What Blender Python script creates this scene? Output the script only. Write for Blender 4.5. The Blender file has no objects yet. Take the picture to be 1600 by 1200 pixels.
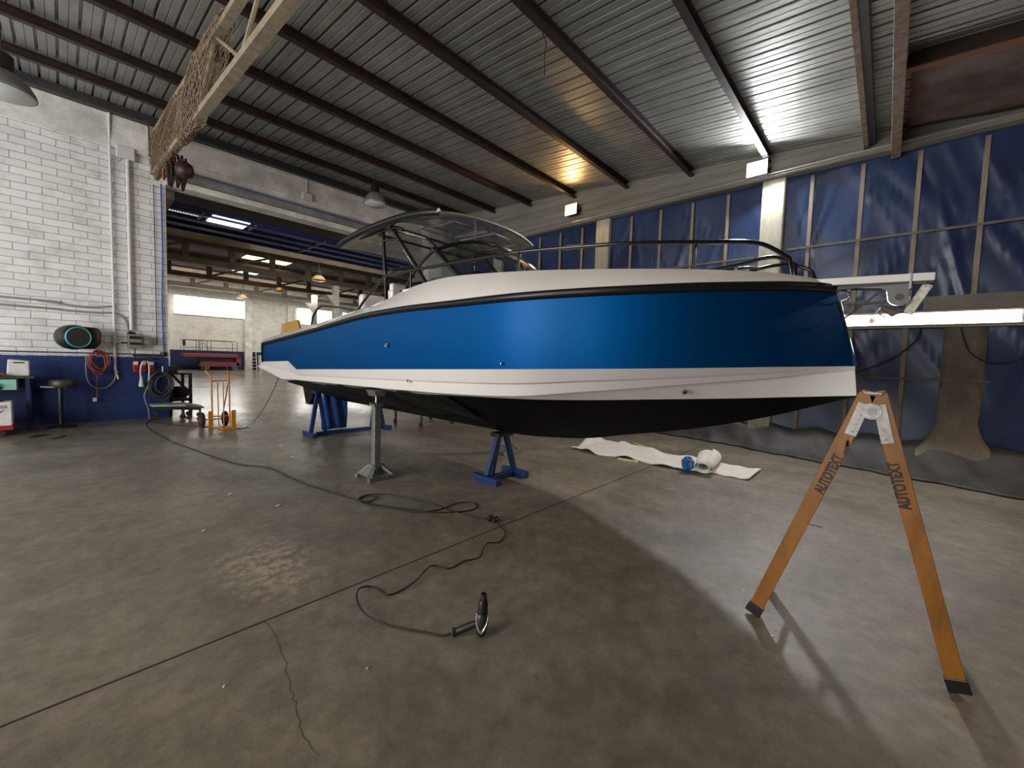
import bpy, math, random
from math import sin, cos, pi, radians
from mathutils import Vector, Matrix
random.seed(7)
scn = bpy.context.scene
COL = scn.collection

# ------------------------------------------------------------------ camera, world, lights, exposure
cam_d = bpy.data.cameras.new('camera'); cam = bpy.data.objects.new('camera', cam_d); COL.objects.link(cam)
cam_d.sensor_width = 36.0; cam_d.lens = 639.72/1600*36; cam_d.clip_start = 0.05; cam_d.clip_end = 200
R_ = Vector((0.675185, -0.737012, 0.03062)); U_ = Vector((0.022076, 0.06168, 0.997852)); F_ = Vector((0.737318, 0.673059, -0.057916))
cam.matrix_world = Matrix(((R_.x, U_.x, -F_.x, 0), (R_.y, U_.y, -F_.y, 0), (R_.z, U_.z, -F_.z, 1.5), (0, 0, 0, 1)))
scn.camera = cam
scn.view_settings.view_transform = 'Standard'; scn.view_settings.look = 'None'
scn.view_settings.gamma = 1.0; scn.view_settings.use_curve_mapping = False
scn.view_settings.exposure = 0.0

world = bpy.data.worlds.new('World'); scn.world = world; world.use_nodes = True
wb = world.node_tree.nodes['Background']; wb.inputs[0].default_value = (0.62, 0.72, 0.85, 1); wb.inputs[1].default_value = 0.6

def area(name, loc, target, sx, sy, energy, color):
    l = bpy.data.lights.new(name, 'AREA'); l.shape = 'RECTANGLE'; l.size = sx; l.size_y = sy
    l.energy = energy; l.color = color
    o = bpy.data.objects.new(name, l); COL.objects.link(o); o.location = loc
    o.rotation_euler = (Vector(target) - Vector(loc)).to_track_quat('-Z', 'Y').to_euler()
    return o
# daylight coming in through the open gate of the side wall behind the photographer
area('gate_daylight', (-8.9, 5.3, 2.4), (-3.0, 8.2, 2.3), 10.0, 4.2, 1200, (1.0, 0.98, 0.94))
# added fill panels brightening the far hall's end wall and floor
area('far_wall_fill', (10.5, 34.6, 7.4), (10.5, 40.2, 2.0), 16, 4, 1300, (1.0, 0.95, 0.86))
area('hall_floor_fill', (10.5, 22, 7.3), (10.5, 22.2, 0), 8, 8, 420, (1.0, 0.93, 0.82))
# the lit pendant lamp hanging to the left of the photographer
area('warm_pendant', (-2.0, 1.75, 4.75), (-1.9, 1.7, 0), 0.4, 0.4, 45, (1.0, 0.72, 0.50))
# the two flood lamps on the beam
area('white_flood_beam', (8.62, 2.0, 5.16), (3.5, 0.5, 1.5), 0.3, 0.24, 160, (0.95, 0.98, 1.0))
area('orange_flood_beam', (8.62, 6.13, 5.34), (3.0, 4.2, 2.5), 0.22, 0.18, 38, (1.0, 0.55, 0.2))

area('second_orange_flood_beam', (8.55, -5.3, 4.45), (2.2, .3, 0.8), 0.5, 0.4, 110, (1.0, 0.62, 0.42))

# ------------------------------------------------------------------ materials
MATS = {}
def nodes_of(m): return m.node_tree.nodes, m.node_tree.links
def mat(name, c, rough=0.5, metal=0.0, var=0.0, scale=4.0, bump=0.0, bscale=30.0, spec=0.5, coat=0.0, emit=None, estr=0.0, trans=0.0, alpha=1.0, c2=None, stretch=(1, 1, 1)):
    if name in MATS: return MATS[name]
    m = bpy.data.materials.new(name); m.use_nodes = True; MATS[name] = m
    N, L = nodes_of(m); b = N['Principled BSDF']
    b.inputs['Base Color'].default_value = (*c, 1); b.inputs['Roughness'].default_value = rough
    b.inputs['Metallic'].default_value = metal; b.inputs['Specular IOR Level'].default_value = spec
    b.inputs['Coat Weight'].default_value = coat; b.inputs['Coat Roughness'].default_value = 0.05
    b.inputs['Transmission Weight'].default_value = trans; b.inputs['Alpha'].default_value = alpha
    if emit: b.inputs['Emission Color'].default_value = (*emit, 1); b.inputs['Emission Strength'].default_value = estr
    tc = mp = None
    if var or bump or c2:
        tc = N.new('ShaderNodeTexCoord'); mp = N.new('ShaderNodeMapping'); mp.inputs['Scale'].default_value = stretch
        L.new(tc.outputs['Object'], mp.inputs['Vector'])
    if var or c2:
        n = N.new('ShaderNodeTexNoise'); n.inputs['Scale'].default_value = scale; n.inputs['Detail'].default_value = 8
        n.inputs['Roughness'].default_value = 0.65
        L.new(mp.outputs[0], n.inputs['Vector'])
        r = N.new('ShaderNodeValToRGB'); r.color_ramp.elements[0].position = 0.32; r.color_ramp.elements[1].position = 0.68
        a = tuple(max(0, x*(1-var)) for x in c); d = c2 if c2 else tuple(min(1, x*(1+var)) for x in c)
        r.color_ramp.elements[0].color = (*a, 1); r.color_ramp.elements[1].color = (*d, 1)
        L.new(n.outputs['Fac'], r.inputs[0]); L.new(r.outputs[0], b.inputs['Base Color'])
    if bump:
        n2 = N.new('ShaderNodeTexNoise'); n2.inputs['Scale'].default_value = bscale; n2.inputs['Detail'].default_value = 6
        L.new(mp.outputs[0], n2.inputs['Vector'])
        bp = N.new('ShaderNodeBump'); bp.inputs['Strength'].default_value = bump; bp.inputs['Distance'].default_value = 0.02
        L.new(n2.outputs['Fac'], bp.inputs['Height']); L.new(bp.outputs[0], b.inputs['Normal'])
    return m

def floor_mat():
    m = bpy.data.materials.new('concrete_floor'); m.use_nodes = True; N, L = nodes_of(m); b = N['Principled BSDF']
    tc = N.new('ShaderNodeTexCoord')
    def noise(s, d=8, rg=0.6, stretch=None):
        n = N.new('ShaderNodeTexNoise'); n.inputs['Scale'].default_value = s; n.inputs['Detail'].default_value = d; n.inputs['Roughness'].default_value = rg
        if stretch:
            mp = N.new('ShaderNodeMapping'); mp.inputs['Scale'].default_value = stretch; L.new(tc.outputs['Object'], mp.inputs[0]); L.new(mp.outputs[0], n.inputs['Vector'])
        else: L.new(tc.outputs['Object'], n.inputs['Vector'])
        return n
    def ramp(src, stops):
        r = N.new('ShaderNodeValToRGB'); e = r.color_ramp.elements
        while len(e) < len(stops): e.new(0.5)
        for k, (p, c) in enumerate(stops): e[k].position = p; e[k].color = (*c, 1)
        L.new(src, r.inputs[0]); return r
    def mix(fac, a, bb, typ='MIX'):
        x = N.new('ShaderNodeMix'); x.data_type = 'RGBA'; x.blend_type = typ
        if isinstance(fac, float): x.inputs[0].default_value = fac
        else: L.new(fac, x.inputs[0])
        for s, i in ((a, 6), (bb, 7)):
            if isinstance(s, tuple): x.inputs[i].default_value = (*s, 1)
            else: L.new(s, x.inputs[i])
        return x
    big = ramp(noise(0.55, 6).outputs['Fac'], [(0.30, (0.165, 0.148, 0.118)), (0.5, (0.225, 0.205, 0.168)), (0.72, (0.30, 0.278, 0.232))])
    fine = ramp(noise(9, 10, 0.7).outputs['Fac'], [(0.3, (0.66, 0.65, 0.63)), (0.7, (1.16, 1.15, 1.13))])
    c1 = mix(1.0, big.outputs[0], fine.outputs[0], 'MULTIPLY')
    mid = ramp(noise(2.6, 9, 0.72).outputs['Fac'], [(0.3, (0.72, 0.715, 0.70)), (0.7, (1.20, 1.20, 1.18))])
    c1 = mix(1.0, c1.outputs[2], mid.outputs[0], 'MULTIPLY')
    # dark smears, tyre marks and damp patches
    sm = ramp(noise(1.3, 7, 0.7, (1.0, 0.35, 1)).outputs['Fac'], [(0.60, (0, 0, 0)), (0.75, (1, 1, 1))])
    f1 = N.new('ShaderNodeMath'); f1.operation = 'MULTIPLY'; L.new(sm.outputs[0], f1.inputs[0]); f1.inputs[1].default_value = 0.6
    c2 = mix(f1.outputs[0], c1.outputs[2], (0.085, 0.078, 0.066))
    # pale scuffs
    sc = ramp(noise(3.1, 9, 0.75, (1, 0.6, 1)).outputs['Fac'], [(0.62, (0, 0, 0)), (0.72, (1, 1, 1))])
    f2 = N.new('ShaderNodeMath'); f2.operation = 'MULTIPLY'; L.new(sc.outputs[0], f2.inputs[0]); f2.inputs[1].default_value = 0.5
    c3 = mix(f2.outputs[0], c2.outputs[2], (0.36, 0.34, 0.30))
    # spilled filler patch left of the joint
    mp = N.new('ShaderNodeMapping'); mp.inputs['Location'].default_value = (-0.95*2.6, -3.15*1.45, 0); mp.inputs['Scale'].default_value = (2.6, 1.45, 1)
    L.new(tc.outputs['Object'], mp.inputs[0])
    g = N.new('ShaderNodeTexGradient'); g.gradient_type = 'SPHERICAL'; L.new(mp.outputs[0], g.inputs[0])
    pn = ramp(noise(13, 9, 0.75).outputs['Fac'], [(0.45, (0, 0, 0)), (0.6, (1, 1, 1))])
    f3 = N.new('ShaderNodeMath'); f3.operation = 'MULTIPLY'; L.new(g.outputs['Fac'], f3.inputs[0]); L.new(pn.outputs[0], f3.inputs[1])
    f4 = N.new('ShaderNodeMath'); f4.operation = 'MULTIPLY'; f4.use_clamp = True; L.new(f3.outputs[0], f4.inputs[0]); f4.inputs[1].default_value = 1.9
    c4 = mix(f4.outputs[0], c3.outputs[2], (0.42, 0.34, 0.27))
    L.new(c4.outputs[2], b.inputs['Base Color'])
    rr = ramp(noise(1.1, 8, 0.7, (1, 0.5, 1)).outputs['Fac'], [(0.35, (0.33, 0.33, 0.33)), (0.7, (0.62, 0.62, 0.62))])
    sp = N.new('ShaderNodeSeparateXYZ'); L.new(tc.outputs['Object'], sp.inputs[0])
    mr = N.new('ShaderNodeMapRange'); mr.inputs[1].default_value = 7.5; mr.inputs[2].default_value = 12.0; mr.inputs[3].default_value = 1.0; mr.inputs[4].default_value = 0.42   # the hall floor is sealed and shinier
    L.new(sp.outputs['Y'], mr.inputs[0])
    mm = N.new('ShaderNodeMath'); mm.operation = 'MULTIPLY'; L.new(rr.outputs[0], mm.inputs[0]); L.new(mr.outputs[0], mm.inputs[1]); L.new(mm.outputs[0], b.inputs['Roughness'])
    bn = noise(22, 8, 0.7); bp = N.new('ShaderNodeBump'); bp.inputs['Strength'].default_value = 0.12; bp.inputs['Distance'].default_value = 0.02
    L.new(bn.outputs['Fac'], bp.inputs['Height']); L.new(bp.outputs[0], b.inputs['Normal'])
    return m

def brick_mat(name, dado_z, upper, lower, mortar, bw=0.40, bh=0.125, swap=False, wob=0.0):
    m = bpy.data.materials.new(name); m.use_nodes = True; N, L = nodes_of(m); b = N['Principled BSDF']
    tc = N.new('ShaderNodeTexCoord'); sp = N.new('ShaderNodeSeparateXYZ'); L.new(tc.outputs['Object'], sp.inputs[0])
    cb = N.new('ShaderNodeCombineXYZ'); L.new(sp.outputs['Y' if swap else 'X'], cb.inputs[0]); L.new(sp.outputs['Z'], cb.inputs[1])
    nn = N.new('ShaderNodeTexNoise'); nn.inputs['Scale'].default_value = 3; L.new(tc.outputs['Object'], nn.inputs['Vector'])
    va = N.new('ShaderNodeVectorMath'); va.operation = 'MULTIPLY_ADD'; L.new(nn.outputs['Color'], va.inputs[0]); va.inputs[1].default_value = (0.03, 0.03, 0); L.new(cb.outputs[0], va.inputs[2])
    br = N.new('ShaderNodeTexBrick'); L.new(va.outputs[0], br.inputs['Vector'])
    br.inputs['Scale'].default_value = 1; br.inputs['Brick Width'].default_value = bw; br.inputs['Row Height'].default_value = bh
    br.inputs['Mortar Size'].default_value = 0.007; br.inputs['Mortar Smooth'].default_value = 0.3
    br.inputs['Color1'].default_value = (*upper, 1); br.inputs['Color2'].default_value = (*[x*0.88 for x in upper], 1); br.inputs['Mortar'].default_value = (*mortar, 1)
    n = N.new('ShaderNodeTexNoise'); n.inputs['Scale'].default_value = 1.7; n.inputs['Detail'].default_value = 9; n.inputs['Roughness'].default_value = 0.7
    L.new(tc.outputs['Object'], n.inputs['Vector'])
    r = N.new('ShaderNodeValToRGB'); r.color_ramp.elements[0].position = 0.28; r.color_ramp.elements[0].color = (0.70, 0.69, 0.66, 1)
    r.color_ramp.elements[1].position = 0.5; r.color_ramp.elements[1].color = (1, 1, 1, 1); L.new(n.outputs['Fac'], r.inputs[0])
    mu = N.new('ShaderNodeMix'); mu.data_type = 'RGBA'; mu.blend_type = 'MULTIPLY'; mu.inputs[0].default_value = 1
    L.new(br.outputs['Color'], mu.inputs[6]); L.new(r.outputs[0], mu.inputs[7])
    # painted dado below a hand-cut line
    wn = N.new('ShaderNodeTexNoise'); wn.inputs['Scale'].default_value = 6; L.new(tc.outputs['Object'], wn.inputs['Vector'])
    ad = N.new('ShaderNodeMath'); ad.operation = 'MULTIPLY_ADD'; L.new(wn.outputs['Fac'], ad.inputs[0]); ad.inputs[1].default_value = 0.03; L.new(sp.outputs['Z'], ad.inputs[2])
    lt = N.new('ShaderNodeMath'); lt.operation = 'LESS_THAN'; L.new(ad.outputs[0], lt.inputs[0]); lt.inputs[1].default_value = dado_z
    lo = N.new('ShaderNodeMix'); lo.data_type = 'RGBA'; L.new(n.outputs['Fac'], lo.inputs[0])
    lo.inputs[6].default_value = (*[x*0.6 for x in lower], 1); lo.inputs[7].default_value = (*[x*1.3 for x in lower], 1)
    mx = N.new('ShaderNodeMix'); mx.data_type = 'RGBA'; L.new(lt.outputs[0], mx.inputs[0]); L.new(mu.outputs[2], mx.inputs[6]); L.new(lo.outputs[2], mx.inputs[7])
    L.new(mx.outputs[2], b.inputs['Base Color']); b.inputs['Roughness'].default_value = 0.55
    bp = N.new('ShaderNodeBump'); bp.inputs['Strength'].default_value = 0.6; bp.inputs['Distance'].default_value = 0.012
    iv = N.new('ShaderNodeMath'); iv.operation = 'SUBTRACT'; iv.inputs[0].default_value = 1; L.new(br.outputs['Fac'], iv.inputs[1])
    L.new(iv.outputs[0], bp.inputs['Height']); L.new(bp.outputs[0], b.inputs['Normal'])
    return m

M_floor = floor_mat()
M_brick = brick_mat('white_painted_brick', 1.335, (0.86, 0.86, 0.85), (0.010, 0.03, 0.135), (0.40, 0.40, 0.40), 0.38, 0.135)
M_brickfar = brick_mat('far_painted_brick', 1.54, (0.84, 0.81, 0.74), (0.008, 0.02, 0.08), (0.5, 0.47, 0.42))
M_plaster = mat('pale_concrete', (0.72, 0.70, 0.66), 0.8, var=0.28, scale=1.8, bump=0.3, bscale=14)
M_greyconc = mat('grey_concrete', (0.30, 0.29, 0.27), 0.8, var=0.3, scale=2.5, bump=0.3, bscale=14)
M_band = mat('brown_grey_panel', (0.22, 0.205, 0.175), 0.7, var=0.3, scale=2.0, bump=0.2, bscale=8, stretch=(1, 0.25, 3))
M_column = mat('stained_column', (0.44, 0.41, 0.32), 0.8, var=0.4, scale=3, bump=0.3, bscale=10, stretch=(1, 1, 0.25))
M_roof = mat('galvanised_sheet', (0.33, 0.33, 0.305), 0.45, metal=0.5, var=0.22, scale=2.2, bump=0.12, bscale=24, stretch=(1, 0.5, 1))
M_purlin = mat('red_oxide_steel', (0.034, 0.018, 0.015), 0.5, var=0.3, scale=5)
M_darksteel = mat('dark_steel', (0.035, 0.035, 0.037), 0.5, var=0.3, scale=6)
M_rust = mat('rusty_sheet', (0.15, 0.10, 0.078), 0.5, metal=0.3, var=0.45, scale=1.6, bump=0.25, bscale=7, c2=(0.27, 0.21, 0.175))
M_gutter = mat('rusty_beam', (0.24, 0.17, 0.125), 0.65, var=0.4, scale=9, bump=0.3, bscale=30)
M_tan = mat('tan_painted_steel', (0.30, 0.24, 0.17), 0.65, var=0.3, scale=8)
M_net = mat('brown_rope', (0.21, 0.145, 0.095), 0.85, var=0.3, scale=20)
M_batten = mat('weathered_wood', (0.27, 0.22, 0.165), 0.8, var=0.35, scale=5, stretch=(3, 3, 0.4))
M_hallbeam = mat('brown_concrete_beam', (0.12, 0.09, 0.062), 0.8, var=0.3, scale=2)
M_hallroof = mat('brown_fibre_roof', (0.075, 0.058, 0.045), 0.9, var=0.3, scale=2)
M_white = mat('white_gelcoat', (0.82, 0.795, 0.76), 0.2, coat=0.6, var=0.03, scale=2)
M_black = mat('black_antifoul', (0.0018, 0.0018, 0.002), 0.6, spec=0.12)
M_rub = mat('black_rubber', (0.008, 0.008, 0.009), 0.35)
M_tube = mat('black_powdercoat', (0.006, 0.006, 0.007), 0.22, coat=0.4)
M_film = mat('black_masking_film', (0.003, 0.003, 0.0035), 0.5, spec=0.3, bump=0.25, bscale=6)
M_chrome = mat('chrome', (0.75, 0.75, 0.75), 0.15, metal=1)
M_galv = mat('galvanised_steel', (0.24, 0.243, 0.232), 0.45, metal=0.6, var=0.25, scale=12)
M_blue = mat('blue_painted_steel', (0.008, 0.032, 0.125), 0.4, var=0.25, scale=8)
M_cable = mat('black_cable', (0.012, 0.012, 0.012), 0.5)
M_orange = mat('orange_truck_paint', (0.52, 0.21, 0.008), 0.4, var=0.15, scale=8)
M_ladder = mat('orange_fibreglass', (0.25, 0.092, 0.006), 0.45, var=0.3, scale=14, stretch=(1, 1, 0.3))
M_alu = mat('scuffed_aluminium', (0.30, 0.29, 0.27), 0.4, metal=0.6, var=0.3, scale=25)
M_plasticb = mat('black_plastic', (0.015, 0.015, 0.016), 0.4)
M_greypl = mat('grey_plastic', (0.30, 0.295, 0.29), 0.4)
M_cyan = mat('cyan_plastic', (0.09, 0.50, 0.54), 0.4)
M_redhose = mat('red_hose', (0.25, 0.035, 0.025), 0.4)
M_redpl = mat('red_plastic', (0.30, 0.015, 0.02), 0.4)
M_whitepl = mat('white_plastic', (0.66, 0.66, 0.63), 0.45, var=0.1, scale=9)
M_pipe = mat('white_pvc', (0.66, 0.66, 0.65), 0.4)
M_bluecord = mat('blue_hose', (0.03, 0.11, 0.42), 0.4)
M_mint = mat('mint_drawer', (0.28, 0.55, 0.48), 0.45)
M_wallblue = mat('navy_steel', (0.012, 0.022, 0.075), 0.45)
M_paper = mat('white_paper', (0.80, 0.79, 0.73), 0.7, var=0.06, scale=5)
M_tape = mat('yellow_tape', (0.72, 0.66, 0.25), 0.5)
M_bluepaper = mat('crumpled_blue_film', (0.02, 0.13, 0.36), 0.35, bump=0.6, bscale=30)
M_redlift = mat('dark_red_paint', (0.22, 0.03, 0.04), 0.5, var=0.2, scale=4)
M_lens = mat('frosted_lens', (0.62, 0.68, 0.66), 0.3)
M_bell = mat('grey_reflector', (0.24, 0.235, 0.22), 0.4, metal=0.3)
M_warmbell = mat('warm_glint_reflector', (0.55, 0.34, 0.18), 0.35, metal=0.4)  # orange base colour stands in for the warm glint on the bells
M_khaki = mat('khaki_casting', (0.23, 0.22, 0.17), 0.6, var=0.35, scale=20)
M_tire = mat('tyre_rubber', (0.03, 0.012, 0.012), 0.6)
M_doorblue = mat('blue_gate_panel', (0.012, 0.02, 0.10), 0.35)
M_amber = mat('amber_film', (0.42, 0.24, 0.04), 0.2)
M_text = mat('black_lettering', (0.008, 0.008, 0.008), 0.5)
M_joint = mat('joint_filler', (0.03, 0.026, 0.022), 0.9)
M_wood = mat('pale_stick', (0.45, 0.33, 0.22), 0.7)
M_debris = mat('pale_scrap', (0.6, 0.58, 0.54), 0.7)
M_drape = mat('grey_plastic_sheeting', (0.055, 0.052, 0.05), 0.6, var=0.35, scale=2.5, bump=0.9, bscale=3.5)
M_flood = mat('white_lamp_face', (1, 1, 1), emit=(0.97, 0.99, 1.0), estr=9)
M_oflood = mat('orange_lamp_face', (1, 0.7, 0.3), emit=(1.0, 0.62, 0.22), estr=9)
M_tubeglow = mat('fluorescent_glow', (1, 1, 1), emit=(1.0, 1.0, 0.98), estr=20)
M_fix = mat('cream_fitting', (0.42, 0.36, 0.29), 0.5)
M_winglow = mat('bright_window', (1, 1, 1), emit=(1.0, 0.985, 0.94), estr=9.0)
M_skywarm = mat('roof_light_warm', (1, 1, 1), emit=(1.0, 0.80, 0.45), estr=2.6)
M_skycool = mat('roof_light_cool', (1, 1, 1), emit=(0.72, 1.0, 0.95), estr=2.2)

def hull_paint():
    m = bpy.data.materials.new('metallic_blue_paint'); m.use_nodes = True; N, L = nodes_of(m); b = N['Principled BSDF']
    b.inputs['Base Color'].default_value = (0.0, 0.085, 0.28, 1); b.inputs['Metallic'].default_value = 1.0; b.inputs['Roughness'].default_value = 0.62
    b.inputs['Coat Weight'].default_value = 0.12; b.inputs['Coat Roughness'].default_value = 0.3
    return m
M_hull = hull_paint()

def tarp_mat():
    m = bpy.data.materials.new('blue_tarpaulin'); m.use_nodes = True; N, L = nodes_of(m); b = N['Principled BSDF']
    tc = N.new('ShaderNodeTexCoord'); n = N.new('ShaderNodeTexNoise'); n.inputs['Scale'].default_value = 1.1; n.inputs['Detail'].default_value = 6
    L.new(tc.outputs['Object'], n.inputs['Vector'])
    r = N.new('ShaderNodeValToRGB'); r.color_ramp.elements[0].position = 0.3; r.color_ramp.elements[0].color = (0.014, 0.028, 0.085, 1)
    r.color_ramp.elements[1].position = 0.7; r.color_ramp.elements[1].color = (0.03, 0.056, 0.14, 1)
    L.new(n.outputs['Fac'], r.inputs[0]); L.new(r.outputs[0], b.inputs['Base Color']); b.inputs['Roughness'].default_value = 0.32
    return m
M_tarp = tarp_mat()

def glass_mat(name, tint, fac):
    m = bpy.data.materials.new(name); m.use_nodes = True; N, L = nodes_of(m)
    N.remove(N['Principled BSDF']); out = N['Material Output']
    t = N.new('ShaderNodeBsdfTransparent'); t.inputs[0].default_value = (*tint, 1)
    g = N.new('ShaderNodeBsdfGlossy'); g.inputs['Roughness'].default_value = 0.05; g.inputs[0].default_value = (0.9, 0.9, 0.9, 1)
    f = N.new('ShaderNodeFresnel'); f.inputs[0].default_value = 1.5
    a = N.new('ShaderNodeMath'); a.operation = 'ADD'; a.inputs[1].default_value = fac; L.new(f.outputs[0], a.inputs[0])
    mx = N.new('ShaderNodeMixShader'); L.new(a.outputs[0], mx.inputs[0]); L.new(t.outputs[0], mx.inputs[1]); L.new(g.outputs[0], mx.inputs[2])
    L.new(mx.outputs[0], out.inputs[0]); return m
M_glass = glass_mat('tinted_windscreen', (0.55, 0.58, 0.60), 0.03)
M_wrap = mat('film_wrapped_roof', (0.28, 0.27, 0.24), 0.14, coat=1.0, var=0.35, scale=3.0, bump=0.9, bscale=4.5)

# ------------------------------------------------------------------ mesh helpers
class MB:
    def __init__(s): s.v = []; s.f = []
    def add(s, vs, fs):
        o = len(s.v); s.v += [tuple(v) for v in vs]; s.f += [tuple(i+o for i in f) for f in fs]; return s
    def bx(s, x0, x1, y0, y1, z0, z1, M=None):
        vs = [Vector((x, y, z)) for x in (x0, x1) for y in (y0, y1) for z in (z0, z1)]
        if M is not None: vs = [M @ v for v in vs]
        return s.add(vs, [(0, 1, 3, 2), (4, 6, 7, 5), (0, 4, 5, 1), (2, 3, 7, 6), (0, 2, 6, 4), (1, 5, 7, 3)])
    def bar(s, p, q, w, h, up=(0, 0, 1)):
        p = Vector(p); q = Vector(q); d = (q-p).normalized(); u = Vector(up)
        if abs(d.dot(u)) > 0.98: u = Vector((1, 0, 0))
        a = d.cross(u).normalized(); b = a.cross(d).normalized()
        vs = [e + a*(i*w/2) + b*(j*h/2) for e in (p, q) for i, j in ((-1, -1), (1, -1), (1, 1), (-1, 1))]
        return s.add(vs, [(0, 3, 2, 1), (4, 5, 6, 7), (0, 1, 5, 4), (1, 2, 6, 5), (2, 3, 7, 6), (3, 0, 4, 7)])
    def tube(s, pts, r, n=8, closed=False):
        P = [Vector(p) for p in pts]; m = len(P); rings = []
        a = None
        for i in range(m):
            if closed: d = P[(i+1) % m] - P[i-1]
            else: d = P[min(i+1, m-1)] - P[max(i-1, 0)]
            if d.length < 1e-9: d = Vector((0, 0, 1))
            d.normalize()
            if a is None:
                a = d.orthogonal().normalized()
            a = (a - d*a.dot(d))
            if a.length < 1e-6: a = d.orthogonal()
            a.normalize(); b = d.cross(a)
            rr = r[i] if isinstance(r, (list, tuple)) else r
            rings.append([P[i] + a*rr*cos(2*pi*k/n) + b*rr*sin(2*pi*k/n) for k in range(n)])
        vs = [v for g in rings for v in g]; fs = []
        for i in range(m if closed else m-1):
            j = (i+1) % m
            for k in range(n): fs.append((i*n+k, i*n+(k+1) % n, j*n+(k+1) % n, j*n+k))
        if not closed: fs += [tuple(range(n))[::-1], tuple((m-1)*n+k for k in range(n))]
        return s.add(vs, fs)
    def lathe(s, prof, n=24, M=None, caps=True):
        vs = [Vector((r*cos(2*pi*k/n), r*sin(2*pi*k/n), z)) for r, z in prof for k in range(n)]
        if M is not None: vs = [M @ v for v in vs]
        m = len(prof); fs = [(i*n+k, i*n+(k+1) % n, (i+1)*n+(k+1) % n, (i+1)*n+k) for i in range(m-1) for k in range(n)]
        if caps: fs += [tuple(range(n))[::-1], tuple((m-1)*n+k for k in range(n))]
        return s.add(vs, fs)
    def grid(s, rows, closed=False):
        m = len(rows); n = len(rows[0]); vs = [v for r in rows for v in r]; fs = []
        for i in range(m-1):
            for k in range(n if closed else n-1): fs.append((i*n+k, i*n+(k+1) % n, (i+1)*n+(k+1) % n, (i+1)*n+k))
        return s.add(vs, fs)
    def prism(s, poly, d, M=None):
        n = len(poly); a = [Vector(p) for p in poly]; d = Vector(d); vs = a + [p+d for p in a]
        if M is not None: vs = [M @ v for v in vs]
        return s.add(vs, [tuple(range(n))[::-1], tuple(range(n, 2*n))] + [(i, (i+1) % n, n+(i+1) % n, n+i) for i in range(n)])
    def build(s, name, m, parent=None, smooth=None, bevel=0.0, solid=0.0, subd=0, recalc=True):
        import bmesh
        me = bpy.data.meshes.new(name); off = Vector((0, 0, 0))
        root = parent
        while root is not None: off += root.location; root = root.parent
        me.from_pydata([Vector(v)-off for v in s.v], [], s.f)
        if recalc:
            bm = bmesh.new(); bm.from_mesh(me); bmesh.ops.recalc_face_normals(bm, faces=bm.faces); bm.to_mesh(me); bm.free()
        me.materials.append(m)
        o = bpy.data.objects.new(name, me); COL.objects.link(o)
        if parent is not None: o.parent = parent
        if smooth is not None:
            me.polygons.foreach_set('use_smooth', [True]*len(me.polygons))
            if smooth < 180: me.set_sharp_from_angle(angle=radians(smooth))
        if solid: q = o.modifiers.new('solid', 'SOLIDIFY'); q.thickness = solid; q.offset = 0
        if bevel: q = o.modifiers.new('bevel', 'BEVEL'); q.width = bevel; q.segments = 2; q.limit_method = 'ANGLE'
        if subd: q = o.modifiers.new('subd', 'SUBSURF'); q.levels = subd; q.render_levels = subd
        return o

def thing(name, label, cat, loc=(0, 0, 0), group=None):
    o = bpy.data.objects.new(name, None); COL.objects.link(o); o.location = loc; o.empty_display_size = 0.2
    o['label'] = label; o['category'] = cat
    if group: o['group'] = group
    return o
def tag(o, label, cat, group=None):
    o['label'] = label; o['category'] = cat
    if group: o['group'] = group
    return o
def struct(o): o['kind'] = 'structure'; return o
def dup(root, delta, label, group=None):
    r = root.copy(); COL.objects.link(r); r.location = root.location + Vector(delta); r['label'] = label
    if group: r['group'] = group
    for ch in list(root.children):
        c = ch.copy(); COL.objects.link(c); c.parent = r
        for g in list(ch.children):
            d = g.copy(); COL.objects.link(d); d.parent = c
    return r
def recentre(o):
    """put a single-mesh thing's origin at the middle of its base"""
    me = o.data; xs = [v.co for v in me.vertices]
    c = Vector(((min(v.x for v in xs)+max(v.x for v in xs))/2, (min(v.y for v in xs)+max(v.y for v in xs))/2, min(v.z for v in xs)))
    for v in me.vertices: v.co = v.co - c
    o.location = o.location + c; return o
def crom(P, k=6, closed=False):
    P = [Vector(p) for p in P]; out = []; n = len(P)
    for i in range(n if closed else n-1):
        if closed: a, b, c, d = P[i-1], P[i], P[(i+1) % n], P[(i+2) % n]
        else: a, b, c, d = P[max(i-1, 0)], P[i], P[i+1], P[min(i+2, n-1)]
        for j in range(k):
            t = j/k
            out.append(0.5*((2*b) + (c-a)*t + (2*a-5*b+4*c-d)*t*t + (3*b-a-3*c+d)*t**3))
    if not closed: out.append(P[-1])
    return out
def ordinal(k): return ['first', 'second', 'third', 'fourth', 'fifth', 'sixth', 'seventh', 'eighth', 'ninth', 'tenth', 'eleventh', 'twelfth', 'thirteenth', 'fourteenth'][k]
def RZ(a): return Matrix.Rotation(a, 4, 'Z')
def T(x, y, z): return Matrix.Translation((x, y, z))

# ================================================================== THE SETTING
XT = 9.0; YL = 11.8
def roof_z(y): return 5.307 + 0.086*y            # underside of the sheets

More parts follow.
